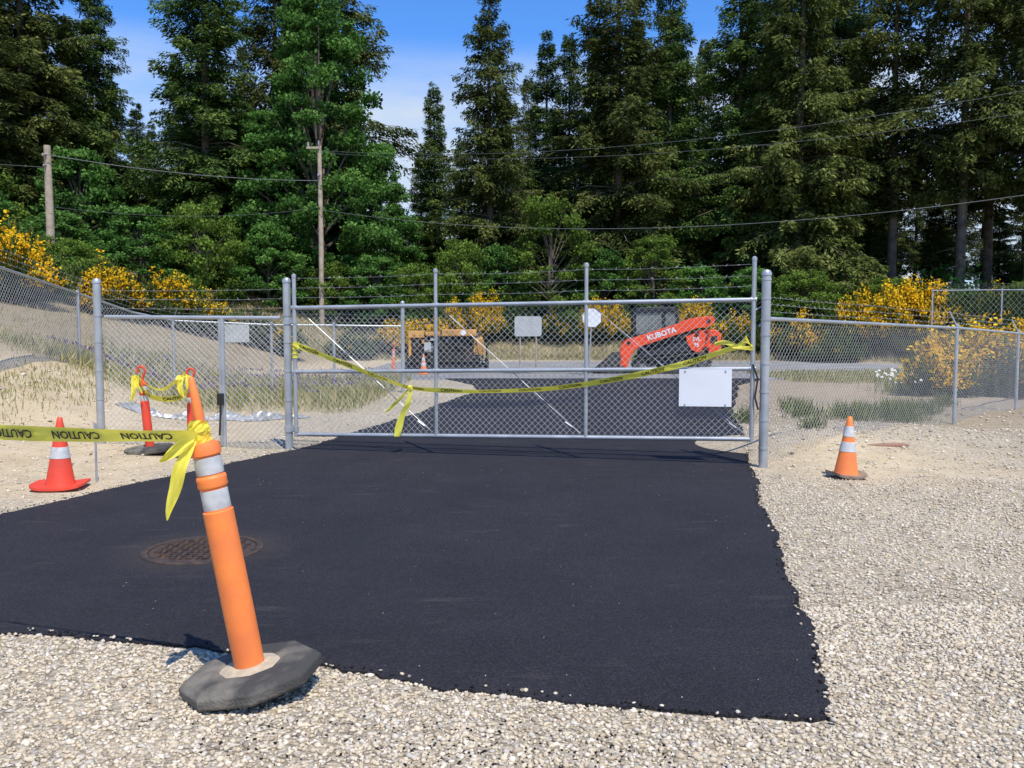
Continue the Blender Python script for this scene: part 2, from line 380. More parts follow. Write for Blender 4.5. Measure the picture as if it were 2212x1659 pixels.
Lk.new(mix(1.0,r.outputs[0],nr.outputs[0],'MULTIPLY'),b.inputs['Base Color']); b.inputs['Roughness'].default_value=.9; b.inputs['Specular IOR Level'].default_value=.15
go=meshobj('gravel',gm,m); go['kind']='stuff'; go['label']='loose crushed stone gravel around the new asphalt'; go['category']='gravel'

# ------------------------------------------------------------------ fences and gate
def V3(a): return Vector(a)
def chain(mb,p0,p1,h0,h1,cell=.072,r=.0022,off=None):
    p0=V3(p0);p1=V3(p1);w=math.hypot(p1.x-p0.x,p1.y-p0.y);h=((h0-p0.z)+(h1-p1.z))/2
    d=Vector((p1.x-p0.x,p1.y-p0.y,0)).normalized(); nn=Vector((-d.y,d.x,0))
    def mp(x,z,o):
        f=x/w; b=p0.z*(1-f)+p1.z*f; tp=h0*(1-f)+h1*f
        return Vector((p0.x+(p1.x-p0.x)*f,p0.y+(p1.y-p0.y)*f,b+(tp-b)*z/h))+nn*o
    c=-h
    while c<w:
        z0=max(0,-c);z1=min(h,w-c)
        if z1-z0>.01:
            mb.tube(mp(c+z0,z0,r),mp(c+z1,z1,r),r,n=3,cap=False)
            mb.tube(mp(w-c-z0,z0,-r),mp(w-c-z1,z1,-r),r,n=3,cap=False)
        c+=cell
def barbed(mb,pts,r=.0021):
    pts=[V3(p) for p in pts]
    for a,b in zip(pts,pts[1:]):
        L=(b-a).length; k=max(2,int(L/.5)); prev=a
        for i in range(1,k+1):
            q=a+(b-a)*(i/k)+Vector((0,0,-.012*math.sin(math.pi*i/k)+R_.uniform(-.004,.004))); mb.tube(prev,q,r,n=3,cap=False); prev=q
        for i in range(int(L/.13)):
            q=a+(b-a)*((i+.5)*.13/L)
            for _ in range(2):
                v=Vector((R_.uniform(-1,1),R_.uniform(-1,1),R_.uniform(-1,1))).normalized()*.017
                mb.tube(q-v,q+v,.0014,n=3,cap=False)
def post_mb(p,h,r,cap=True):
    mb=MB(); mb.lathe([(r,-.25),(r,h),(r*1.12,h+.002),(r*1.12,h+.03),(r*.8,h+.055),(.005,h+.065)],n=16,c=p); return mb
def fence(name,label,pts,posts,arm_dir=(0,0),cell=.072,wr=.0022,group='chain link fence around the yard',strands=3,bot=.03):
    b=V3(pts[0][:3]); rt=root(name,b,label,'fence',group)
    rail=MB();fab=MB();bw=MB()
    tops=[V3((p[0],p[1],p[3])) for p in pts]
    for a,c in zip(tops,tops[1:]): rail.tube(a,c,.021,n=10)
    for i in range(len(pts)-1):
        a,c=pts[i],pts[i+1]
        chain(fab,(a[0],a[1],a[2]+bot),(c[0],c[1],c[2]+bot),a[3]-.01,c[3]-.01,cell,wr)
    ad=Vector((arm_dir[0],arm_dir[1],0))
    for k in range(strands):
        o=ad*(.08+.07*k)+Vector((0,0,.08+.08*k)); barbed(bw,[t+o for t in tops])
    for j,(p,isbig) in enumerate(posts):
        if isbig:
            part('post',post_mb((p[0],p[1],p[2]),isbig-p[2],.044).shift(b),M_galv,rt)
        else:
            mb=MB(); mb.tube((p[0],p[1],p[2]-.2),(p[0],p[1],p[3]+.03),.028,n=12)
            mb.tube((p[0],p[1],p[3]+.02),Vector((p[0],p[1],p[3]+.02))+ad*.24+Vector((0,0,.24)),.009,n=6)
            mb.lathe([(.034,0),(.034,.05),(.012,.065)],n=12,c=(p[0],p[1],p[3]))
            part('post',mb.shift(b),M_galv,rt)
    part('top_rail',rail.shift(b),M_galv,rt)
    part('chain_link_mesh',fab.shift(b),M_wire,rt,smooth=False)
    part('barbed_wire',bw.shift(b),M_rod,rt,smooth=False)
    return rt,b
A0=(-5.05,10.70,0);A1=(-2.70,10.54,0)
b=V3(A0); rt=root('chain_link_fence',b,'short galvanised chain link panel between two tall round posts','fence','chain link fence around the yard')
for p in (A0,A1):
    mb=post_mb(p,2.02,.046)
    for zb in (.25,.6,.95,1.3,1.62): mb.lathe([(.051,0),(.051,.025)],n=16,c=(p[0],p[1],zb))
    part('post',mb.shift(b),M_galv,rt)
fr=MB()
e0=V3(A0)+Vector((.09,0,0));e1=V3(A1)-Vector((.08,0,0))
z=Vector((0,0,1)); um=lambda f,zz:e0+(e1-e0)*f+z*zz
fr.tube(e0+z*1.615,e1+z*1.60,.024,n=12); 
part('top_rail',fr.shift(b),M_galv,rt)
mm=MB(); mm.tube(um(.67,-.02),um(.67,1.60),.026,n=12); mm.tube(um(.655,.05),um(.655,1.59),.018,n=10); part('post',mm.shift(b),M_galv,rt)
lt=MB(); lt.box(um(.66,.62)+Vector((0,-.05,0)),(.07,.06,.14)); lt.path([um(.66,.58)+Vector((0,-.06,0)),um(.655,.42)+Vector((.01,-.07,0)),um(.66,.3)+Vector((-.01,-.06,0)),um(.65,.18)+Vector((0,-.05,0))],.013,n=6)
part('latch',lt.shift(b),M_dark,rt)
fb=MB(); chain(fb,um(0,.04),um(1,.04),1.60,1.59,.072,.0030); part('chain_link_mesh',fb.shift(b),M_wire,rt,smooth=False)
bw=MB()
for k in range(3): barbed(bw,[V3(A0)+z*(1.72+.11*k),V3(A1)+z*(1.72+.11*k)])
part('barbed_wire',bw.shift(b),M_rod,rt,smooth=False)
BK=[(-7.2,9.0,.72,2.35),(-7.55,12.6,.90,2.42),(-7.9,16,.80,2.10),(-7.6,17.6,.42,1.78),(-7.15,18.5,.05,1.62),(-5.2,18.95,.0,1.53),(-3.9,19.2,0,1.52),(-2.43,19.5,0,1.5)]
BK=[(p[0],p[1],hz(p[0],p[1]),p[3]) for p in BK]
fence('chain_link_fence','long chain link fence climbing the dirt bank with barbed wire',BK,[(BK[1],0),(BK[2],0),(BK[4],0),(BK[5],0),(BK[6],0),(BK[7],2.0)],arm_dir=(.7,-.7),cell=.085,wr=.0030)
RT=[(2.72,9.28,.16,1.58),(4.8,11.45,hz(4.8,11.45),1.53),(6.9,13.6,hz(6.9,13.6),1.475),(9.3,16.1,hz(9.3,16.1),1.37),(12.2,19,hz(12.2,19),1.25)]
gp=(2.665,9.22,0)
rt,b=fence('chain_link_fence','chain link fence starting at a tall banded gate post',RT,[(RT[2],0),(RT[3],0),(RT[4],0)],arm_dir=(-.35,.35),cell=.075,wr=.0018,bot=.02)
mb=post_mb(gp,2.03,.048)
for zb in (.2,.5,.8,1.1,1.4,1.56,1.78,1.98): mb.lathe([(.053,0),(.053,.022)],n=16,c=(gp[0],gp[1],zb))
part('post',mb.shift(b),M_galv,rt,label='thick gate post with tension bands')
FF=[(16.5,34.5,hz(16.5,34.5),2.9),(19.5,35,hz(19.5,35),2.95),(22.5,35.4,hz(22.5,35.4),2.95),(26,36,hz(26,36),2.95)]
fence('chain_link_fence','distant chain link fence among broom bushes',FF,[(p,0) for p in FF],arm_dir=(0,-.5),cell=.25,wr=.0022)

G0=Vector((-2.60,10.50,0));G1=Vector((2.55,9.27,0)); gn=Vector((-.232,-.973,0))
def gp_(s,zz,o=0): return G0+(G1-G0)*s+Vector((0,0,zz))+gn*o
bot=lambda s:.20+.10*s
mid=lambda s:.955+.095*s
top=lambda s:1.72+.06*s
stt=lambda s:2.09+.11*s
GR=root('chain_link_gate',G0,'wide galvanised chain link swing gate with barbed wire, closed','gate')
fr=MB()
for f in(bot,mid,top): fr.tube(gp_(0,f(0)),gp_(1,f(1)),.024,n=12)
part('frame',fr.shift(G0),M_galv,GR)
for s in(0,.335,.664,1):
    mb=MB(); mb.tube(gp_(s,bot(s)-(.03 if s in(0,1) else 0),.004),gp_(s,stt(s),.004),.024 if s in (0,1) else .021,n=12)
    mb.lathe([(.028,0),(.028,.03),(.01,.045)],n=12,c=gp_(s,stt(s)-.01,.004))
    for f in(mid,top): mb.tube(gp_(s-.006,f(s)),gp_(s+.006,f(s)),.031,n=12)
    part('upright',mb.shift(G0),M_galv,GR)
for a,bb in((.0,.335),(.335,.664),(.664,1)):
    mb=MB(); mb.tube(gp_(a+.012,top(a)-.04,-.03),gp_(bb-.012,bot(bb)+.04,-.03),.0040,n=6)
    mb.tube(gp_(bb-.045,bot(bb)+.165,-.03),gp_(bb-.03,bot(bb)+.11,-.03),.009,n=6)
    part('truss_rod',mb.shift(G0),M_galv,GR)
fb=MB(); chain(fb,gp_(0,bot(0),-.028),gp_(1,bot(1),-.028),top(0),top(1),.072,.0021)
part('chain_link_mesh',fb.shift(G0),M_wire,GR,smooth=False)
bw=MB()
for k in range(3): barbed(bw,[gp_(s,top(s)+.12+.115*k+.02*s) for s in(0,.335,.664,1)])
part('barbed_wire',bw.shift(G0),M_rod,GR,smooth=False)
for zz in(.26,1.56):
    mb=MB(); c=V3(A1)+Vector((0,0,zz)); mb.lathe([(.056,-.035),(.056,.035)],n=16,c=c); mb.box((c+gp_(0,zz))/2,(.1,.03,.05)); mb.lathe([(.032,-.03),(.032,.03)],n=12,c=gp_(0,zz)); part('hinge',mb.shift(G0),M_galv,GR)
mb=MB(); mb.path([gp_(1,1.66),gp_(1.02,1.72,-.05),gp_(1.03,1.6,-.1),gp_(1.01,1.5,-.03)],.012); part('chain',mb.shift(G0),M_galv,GR)
mb=MB(); mb.path([gp_(1.0,1.1,.04),gp_(1.01,.95,.05),gp_(1.005,.75,.05),gp_(1.012,.62,.05)],.010); part('chain',mb.shift(G0),M_dark,GR)
SB=root('gate_sign',gp_(.908,.84,.03),'blank white rectangular sign board hung on the gate','sign')
mb=MB(); q=[gp_(.856,.64,.034),gp_(.96,.645,.034),gp_(.96,1.045,.034),gp_(.856,1.04,.034)]; q2=[p-gn*.006 for p in q]
mb.add(q+q2,[(0,1,2,3),(7,6,5,4),(0,4,5,1),(1,5,6,2),(2,6,7,3),(3,7,4,0)])
part('board',mb.shift(SB.location),M_white,SB,smooth=False)
for s_,z_ in((.868,1.02),(.948,1.025),(.868,.66),(.948,.665)):
    mb=MB(); mb.tube(gp_(s_,z_,.033),gp_(s_,z_,.042),.009,n=8); part('wire_tie',mb.shift(SB.location),M_galv,SB)

# ------------------------------------------------------------------ text
def text_me(body,size,bold=0):
    cu=bpy.data.curves.new('t','FONT'); cu.body=body; cu.size=size; cu.offset=bold; cu.align_x='CENTER'; cu.align_y='CENTER'; cu.resolution_u=2
    ob=bpy.data.objects.new('t',cu); COL.objects.link(ob); dg=bpy.context.evaluated_depsgraph_get(); dg.update()
    me=bpy.data.meshes.new_from_object(ob.evaluated_get(dg)); bpy.data.objects.remove(ob); 
    v=[tuple(x.co) for x in me.vertices]; f=[tuple(p.vertices) for p in me.polygons]; return v,f
TX,TF=text_me('CAUTION',.056,.0016)
def tape(parent,origin,pts,wd,width,view,name='tape',texts=True,spacing=.42,taper=None,label=None,phase=.2,n_sub=10,crease=.004,flip=1):
    pts=[V3(p) for p in pts]; wd=[V3(w).normalized() for w in wd] if isinstance(wd,list) else [V3(wd).normalized()]*len(pts)
    P=[];W=[]
    for i in range(len(pts)-1):
        p0=pts[max(i-1,0)];p1=pts[i];p2=pts[i+1];p3=pts[min(i+2,len(pts)-1)]
        for k in range(n_sub):
            t=k/n_sub; P.append(.5*((2*p1)+(p2-p0)*t+(2*p0-5*p1+4*p2-p3)*t*t+(3*p1-p0-3*p2+p3)*t**3)); W.append((wd[i]*(1-t)+wd[i+1]*t).normalized())
    P.append(pts[-1]);W.append(wd[-1])
    view=V3(view)
    cum=[0]
    for a,b in zip(P,P[1:]): cum.append(cum[-1]+(b-a).length)
    T=cum[-1]; mb=MB(); vs=[];M=5
    for i,p in enumerate(P):
        tw=width*(taper(cum[i]/T) if taper else 1)
        for j in range(M):
            o=(j/(M-1)-.5)*tw
            vs.append(p+W[i]*o+view*(crease*math.sin(j*2.1+cum[i]*14)+crease*.7*math.sin(cum[i]*31+j)))
    fs=[(i*M+j,i*M+j+1,(i+1)*M+j+1,(i+1)*M+j) for i in range(len(P)-1) for j in range(M-1)]
    mb.add(vs,fs); ob=part(name,mb.shift(origin),M_yel,parent)
    if label: ob['label']=label
    if texts:
        tm=MB(); s=phase
        def at(u):
            u=min(max(u,0),T-1e-5); i=np.searchsorted(cum,u,side='right')-1; i=min(i,len(P)-2); f=(u-cum[i])/(cum[i+1]-cum[i]+1e-9)
            return P[i]*(1-f)+P[i+1]*f,(W[i]*(1-f)+W[i+1]*f)
        while s+.15<T:
            v=[]
            for (x,y,_) in TX:
                p,w=at(s+x); v.append(p+w*y*flip*width/.076+view*(crease*1.8+.003))
            tm.add(v,TF); s+=spacing
        part('lettering',tm.shift(origin),M_ink,ob,smooth=False)
    return ob
TG=root('caution_tape',gp_(.28,.786,.05),'yellow caution tape sagging across the gate with knotted loose ends','caution tape','yellow caution tape')
gt=[(.003,1.29),(.07,1.16),(.138,1.035),(.21,.90),(.279,.790),(.36,.765),(.447,.763),(.599,.814),(.745,.943),(.867,1.10),(.955,1.26),(.985,1.31)]
gw=[(0,0,1),(.2,-.6,.8),(0,-.3,1),(0,-.8,.6),(0,-.6,.5),(0,-.5,.7),(0,-.75,.5),(0,-.6,.7),(0,-.4,.9),(0,-.3,1),(0,-.5,.8),(0,-.2,1)]
tape(TG,TG.location,[gp_(s,z_,.045) for s,z_ in gt],gw,.072,gn,spacing=.46)
fl=lambda t:.35+.75*min(1,t*1.6)*(1 if t<.85 else (1-(t-.85)/.15*.5))
tape(TG,TG.location,[gp_(.279,.80,.05),gp_(.262,.70,.06),gp_(.235,.56,.05),gp_(.222,.50,.05)],[(1,0,.3)]*4,.07,gn,texts=False,taper=fl)
tape(TG,TG.location,[gp_(.281,.80,.06),gp_(.275,.62,.08),gp_(.258,.44,.06),gp_(.248,.22,.07)],[(1,0,.2),(1,0,.1),(1,-.2,.3),(1,0,0)],.085,gn,texts=False,taper=fl)
mb=MB()
for k in range(5):
    a=k*1.3; mb.path([gp_(.279,.79,.05)+Vector((.03*math.cos(a),-.02,.03*math.sin(a))),gp_(.279,.80,.08),gp_(.279,.79,.05)+Vector((-.03*math.cos(a),-.02,-.03*math.sin(a)))],.010,n=5)
part('knot',mb.shift(TG.location),M_yel,TG,smooth=False)
mb=MB()
for k in range(4): mb.lathe([(.036,0),(.034,.02),(.038,.035)],n=9,c=gp_(0,1.12+.05*k))
part('knot',mb.shift(TG.location),M_yel,TG,smooth=False)
mb=MB()
for k in range(3): mb.path([gp_(.975,1.3,.03),gp_(.985,1.34+.03*k,.06),gp_(1.0,1.29-.02*k,.03),gp_(.96,1.27,.05)],.008,n=5)
part('knot',mb.shift(TG.location),M_yel,TG,smooth=False)
tape(TG,TG.location,[gp_(.965,1.30,.05),gp_(.945,1.33,.07),gp_(.925,1.31,.06)],[(0,-.4,1)]*3,.05,gn,texts=False)

# ------------------------------------------------------------------ delineators
def delineator(loc,lean,yaw,label,tall=True,group='orange tube delineators with reflective bands',plastic=None,bands=None):
    rt=root('delineator_post',loc,label,'traffic delineator',group); rt.rotation_euler=(lean[1],lean[0],0)
    pl=plastic or M_or
    k=1.0 if tall else .80
    mb=MB(); mb.lathe([(.255,0),(.272,.012),(.272,.050),(.245,.072),(.13,.078),(.105,.066),(.001,.062)],n=8,ph=yaw,sx=1.06,sy=.98)
    part('base',mb,M_rub,rt,smooth=False,bevel=.006)
    if tall:
        mb=MB(); mb.lathe([(.138,.068),(.10,.078),(.062,.084),(.055,.06)],n=14); part('sand_fill',mb,M_sandm,rt)
    r=.060 if tall else .048
    mb=MB()
    prof=[(r*1.0,.05),(r*1.02,.30*k),(r*1.0,.728*k),(r*.9,.732*k),(r*.88,.825*k),(r*.96,.828*k),(r*1.0,.835*k),(r*.96,.85*k),(r*1.0,.862*k),(r*.95,.872*k),(r*.86,.876*k),(r*.86,.955*k),(r*.98,.96*k),(r*1.0,.985*k),(r*.9,1.005*k),(r*.40,1.015*k),(r*.33,1.04*k)]
    if tall: prof+= [(.019,1.09),(.021,1.12),(.017,1.2),(.012,1.265),(.006,1.275)]
    mb.lathe(prof,n=28); part('tube',mb,pl,rt)
    for a,b_ in((.738,.818),(.882,.95)):
        mb=MB(); mb.lathe([(r*.895,a*k),(r*.905,a*k+.002),(r*.895,b_*k-.002),(r*.885,b_*k)],n=28); part('reflective_band',mb,M_reflect,rt)
    if not tall:
        mb=MB(); pts=[]
        for i in range(13):
            a=math.pi*(-.15+1.3*i/12); pts.append((.042*math.cos(a),0,1.0*k+.135+.05*math.sin(a)))
        mb.path([(.0,0,1.03*k),(.02,0,1.03*k+.06)]+pts[0:],.013,n=8); part('handle',mb,pl,rt)
    return rt
FD=delineator((-1.06,3.50,.045),(math.radians(-9.5),math.radians(2)),.25,'leaning orange tube delineator with white bands on black rubber base',True,plastic=M_orf)
DB=delineator((-4.13,9.93,hz(-4.13,9.93)+.01),(math.radians(-5),0),.2,'red-orange tube delineator with hook handle, wrapped in yellow tape',False,plastic=M_red)
DC=delineator((-3.69,10.02,hz(-3.69,10.02)+.01),(math.radians(0.5),0),.5,'upright orange tube delineator with hook handle beside the fence',False,plastic=M_red)
TR=root('caution_tape',(-1.24,3.46,1.075),'yellow caution tape tied around a leaning delineator, pulled taut','caution tape','yellow caution tape')
view=Vector((.1,-1,0.1))
tape(TR,TR.location,[(-1.235,3.415,1.07),(-1.5,3.50,1.06),(-2.0,3.67,1.048),(-2.6,3.86,1.048),(-3.3,4.05,1.06),(-4.2,4.25,1.08)],[(0,-.6,.65),(0,-.65,.6),(0,-.35,.8),(0,-.25,.9),(0,0,1),(0,0,1)],.074,view,spacing=.36,phase=.24,flip=-1)
leaf=lambda t:max(.12,math.sin(math.pi*min(.97,t*.85+.12))**.8)
tape(TR,TR.location,[(-1.25,3.41,1.05),(-1.285,3.37,.96),(-1.31,3.37,.87),(-1.335,3.37,.79),(-1.345,3.37,.745)],[(1,0,.1),(1,-.2,.1),(1,-.4,0),(1,-.3,.1),(1,0,0)],.062,view,texts=False,taper=leaf,crease=.006)
tape(TR,TR.location,[(-1.24,3.40,1.06),(-1.29,3.36,1.03),(-1.335,3.35,1.0),(-1.36,3.35,.98)],[(.2,0,1),(.3,-.3,1),(.4,-.3,.9),(.5,0,.8)],.075,view,texts=False,taper=leaf,crease=.006)
mb=MB(); rr=random.Random(4)
cc=Vector((-1.236,3.464,1.075))
for k in range(5):
    n=14; zz=-.03+.016*k
    vs=[]
    for j in range(3):
        for i in range(n):
            a=2*math.pi*i/n; r=.030+.014*rr.random(); vs.append(cc+Vector((r*math.cos(a)-.003*k,r*math.sin(a),zz+(j-1)*.014+.008*math.sin(a*2+k))))
    mb.add(vs,[(j*n+i,j*n+(i+1)%n,(j+1)*n+(i+1)%n,(j+1)*n+i) for j in range(2) for i in range(n)])
part('knot',mb.shift(TR.location),M_yel,TR,smooth=False)
TB=root('caution_tape',(-3.9,9.9,.9),'bunched yellow caution tape strung between two tube delineators','caution tape','yellow caution tape')
hA=Vector((-4.23,9.88,.90));hB=Vector((-3.68,9.95,.90))
tape(TB,TB.location,[hA+Vector((0,0,.03)),hA+Vector((.12,-.05,-.16)),hA+Vector((.3,-.05,-.22)),hB+Vector((-.08,-.04,-.2)),hB+Vector((0,-.05,-.12))],[(0,-.5,1)]*5,.07,(0,-1,0),phase=.15,spacing=.4)
tape(TB,TB.location,[hA+Vector((0,-.05,.05)),hA+Vector((.16,-.05,-.08)),hA+Vector((.33,-.05,-.1)),hB+Vector((-.02,-.05,.08))],[(0,-.9,.5)]*4,.06,(0,-1,0),texts=False)
for dx,dz,w in((-.03,-.32,.06),(.03,-.2,.05),(.53,-.25,.06),(.60,-.16,.06),(.48,-.1,.07)):
    p=hA+Vector((dx,-.06,.05)); tape(TB,TB.location,[p,p+Vector((rr.uniform(-.03,.03),-.03,dz*.5)),p+Vector((rr.uniform(-.05,.05),-.02,dz))],[(1,rr.uniform(-.5,.5),.2)]*3,w,(0,-1,0),texts=False,taper=leaf,crease=.01)
for h in(hA,hB):
    mb=MB()
    for k in range(6):
        a=k*1.1; mb.path([h+Vector((.05*math.cos(a),-.03,.04*math.sin(a))),h+Vector((0,-.07,.02)),h+Vector((-.05*math.cos(a+.5),-.03,-.05*math.sin(a)))],.011,n=4)
    part('knot',mb.shift(TB.location),M_yel,TB,smooth=False)

# ------------------------------------------------------------------ cones
def cone(loc,h,plastic,rot,label,base=.19,rb=.125,group='traffic cones',base_mat=None,curl=.0,name='traffic_cone'):
    rt=root(name,loc,label,'traffic cone',group,rot)
    r=lambda z:rb+( .022-rb)*(z/h)
    mb=MB(); n=32; vs=[]
    ring=[]
    for i in range(n):
        a=2*math.pi*i/n; c,s=math.cos(a),math.sin(a); k=base/(abs(c)**5+abs(s)**5)**.2
        ring.append((k*c,k*s,curl*max(0,(k*c/base))**2*1.0+curl*.8*max(0,-k*c/base)**3))
    vs=[p for p in ring]+[(p[0],p[1],p[2]+.022) for p in ring]+[(rb*1.04*math.cos(2*math.pi*i/n),rb*1.04*math.sin(2*math.pi*i/n),.03) for i in range(n)]
    fs=[tuple(range(n-1,-1,-1))]+[(k*n+i,k*n+(i+1)%n,(k+1)*n+(i+1)%n,(k+1)*n+i) for k in(0,1) for i in range(n)]+[tuple(range(2*n,3*n))]
    mb.add(vs,fs); part('base',mb,base_mat or plastic,rt)
    mb=MB(); mb.lathe([(rb,.028),(r(.06),.06),(r(h*.55),h*.55),(r(h*.9),h*.9),(r(h)*1.0,h-.006),(r(h)*.7,h),(r(h)*.6,h-.03)],n=32); part('body',mb,plastic,rt)
    for a,b_ in((.42,.58),(.67,.84)):
        mb=MB(); mb.lathe([(r(h*a)+.0012,h*a),(r(h*a)+.0030,h*a+.001),(r(h*b_)+.0030,h*b_-.001),(r(h*b_)+.0012,h*b_)],n=32); part('reflective_band',mb,M_reflect,rt)
    return rt
cone((-4.13,7.93,hz(-4.13,7.93)+.012),.64,M_red,(0,.02,.2),'faded red traffic cone with two white bands on gravel',base=.225,rb=.13,curl=.03)
cone((3.32,8.63,hz(3.32,8.63)+.012),.60,M_orf,(0,.05,.15),'dusty orange traffic cone with two grey bands on sand',base=.165,rb=.12,base_mat=mat('dusty_brown_rubber',(.30,.22,.15),(.18,.13,.10),rough=.9),curl=.035)
cone((-2.75,27.2,.015),.62,M_orf,(0,0,0),'small orange cone standing beside the paving machine',base=.16)
delineator((-3.45,25.4,.02),(.02,0),.2,'orange tube delineator standing near the paving machine',False)
st=MB(); st.tube((0,0,-.1),(0,0,.56),.011,n=8); st.tube((0,0,.5),(.0,0,.565),.014,n=8)
s=root('marker_stake',(-3.95,8.25,hz(-3.95,8.25)),'thin grey metal stake standing beside a red cone','stake'); part('rod',st,M_galv,s)
s=root('wood_plank',(4.45,10.35,hz(4.45,10.35)-.002),'short faded red plank lying in the gravel','plank',rot=(0,0,.0))
mb=MB(); mb.box((0,0,.005),(.5,.14,.025),Matrix.Rotation(.05,3,'Z')); part('board',mb,M_brick,s,bevel=.004)

MH=root('manhole_cover',(-2.05,5.73,AZ_+.004),'round rusty cast iron manhole cover with woven pattern in asphalt','manhole cover')
mb=MB(); mb.lathe([(.385,-.03),(.385,.001),(.378,.004),(.345,.004),(.342,-.006),(.342,-.03)],n=48); part('frame',mb,M_rust,MH)
mb=MB(); mb.lathe([(.335,-.03),(.335,.0),(.33,.002),(.01,.002)],n=48)
for i in range(-6,7):
    for j in range(-6,7):
        x_,y_=i*.052,j*.052
        if math.hypot(x_,y_)<.30:
            mb.box((x_,y_,.006),(.042,.013,.012) if (i+j)%2 else (.013,.042,.012))
part('lid',mb,M_rust,MH,smooth=False)

# ------------------------------------------------------------------ signs beyond gate
def poly_sign(name,loc,label,poly,mt,ph,yaw=0,tilt=0,two=False):
    rt=root(name,loc,label,'sign','signs beyond the gate',(0,tilt,yaw))
    mb=MB(); mb.prism([(x,z+ph) for x,z in poly],-.004,.004); part('board',mb,mt,rt,smooth=False)
    for xo in ((-.25,.25) if two else (0,)):
        mb=MB(); mb.tube((xo,.03,-.3),(xo,.03,ph+.25),.022,n=8); part('post',mb,M_wood if two else M_galv,rt)
    return rt
w,h=.42,.31
poly_sign('road_sign',(.50,27.2,0),'blank pale rectangular sign with rounded corners on posts',[(-w,-h+.05),(-w+.05,-h),(w-.05,-h),(w,-h+.05),(w,h-.05),(w-.05,h),(-w+.05,h),(-w,h-.05)],M_alum,1.5,two=True)
o8=[(.30*math.cos(math.pi/8+i*math.pi/4),.30*math.sin(math.pi/8+i*math.pi/4)) for i in range(8)]
poly_sign('stop_sign',(2.33,26.6,0),'bare metal back of an octagonal stop sign on a post',o8,M_white,1.76,tilt=.05)
s=root('fence_sign',(-5.85,18.7,1.35),'blank grey rectangular sign hung on chain link fence','sign')
mb=MB(); mb.box((0,-.05,0),(.52,.006,.38)); part('board',mb,M_alum,s,smooth=False)
for q in((-.2,.15),(.2,.15),(-.2,-.15),(.2,-.15)):
    mb=MB(); mb.tube((q[0],-.06,q[1]),(q[0],0,q[1]),.01,n=6); part('wire_tie',mb,M_galv,s)

# ------------------------------------------------------------------ compact track loader
K=.0150
M_steel=mat('dusty_steel',(.20,.18,.15),(.10,.09,.085),rough=.7)
M_trk=mat('dusty_black_rubber',(.07,.065,.055),(.03,.03,.03),rough=.85)
LD=root('track_loader',(4.72,28.4,.02),'red-orange compact track loader with black cab, bucket lowered on road','construction vehicle',rot=(0,0,math.radians(-6)))
def pp(L): return [((u-1420)*K,(805-v)*K) for u,v in L]
def P3(u,y,v): return ((u-1420)*K,y,(805-v)*K)
HW=.95
TRK=[(1364,789),(1371,798),(1384,804),(1500,804),(1516,800),(1527,788),(1527,772),(1516,760),(1500,758),(1480,763),(1400,774),(1374,778)]
def track(y0,y1):
    rt_=MB(); out=pp(TRK)
    cx=sum(p[0] for p in out)/len(out); cz=sum(p[1] for p in out)/len(out)
    inn=[(p[0]+(cx-p[0])*.06+(.05 if p[0]<cx else -.05),p[1]+(cz-p[1])*.22) for p in out]
    n=len(out)
    for i in range(n):
        j=(i+1)%n
        vs=[(out[i][0],y0,out[i][1]),(out[j][0],y0,out[j][1]),(inn[j][0],y0,inn[j][1]),(inn[i][0],y0,inn[i][1]),(out[i][0],y1,out[i][1]),(out[j][0],y1,out[j][1]),(inn[j][0],y1,inn[j][1]),(inn[i][0],y1,inn[i][1])]
        rt_.add(vs,[(0,1,2,3),(7,6,5,4),(0,4,5,1),(3,2,6,7)])
        a=Vector((out[i][0],0,out[i][1]));b_=Vector((out[j][0],0,out[j][1])); L=(b_-a).length; k=max(1,int(L/.13))
        d=(b_-a).normalized(); rot=Matrix.Rotation(-math.atan2(d.z,d.x),3,'Y')
        for q in range(k):
            p=a+(b_-a)*((q+.5)/k); rt_.box((p.x,(y0+y1)/2,p.z),(.06,abs(y1-y0)+.01,.05),rot)
    return rt_
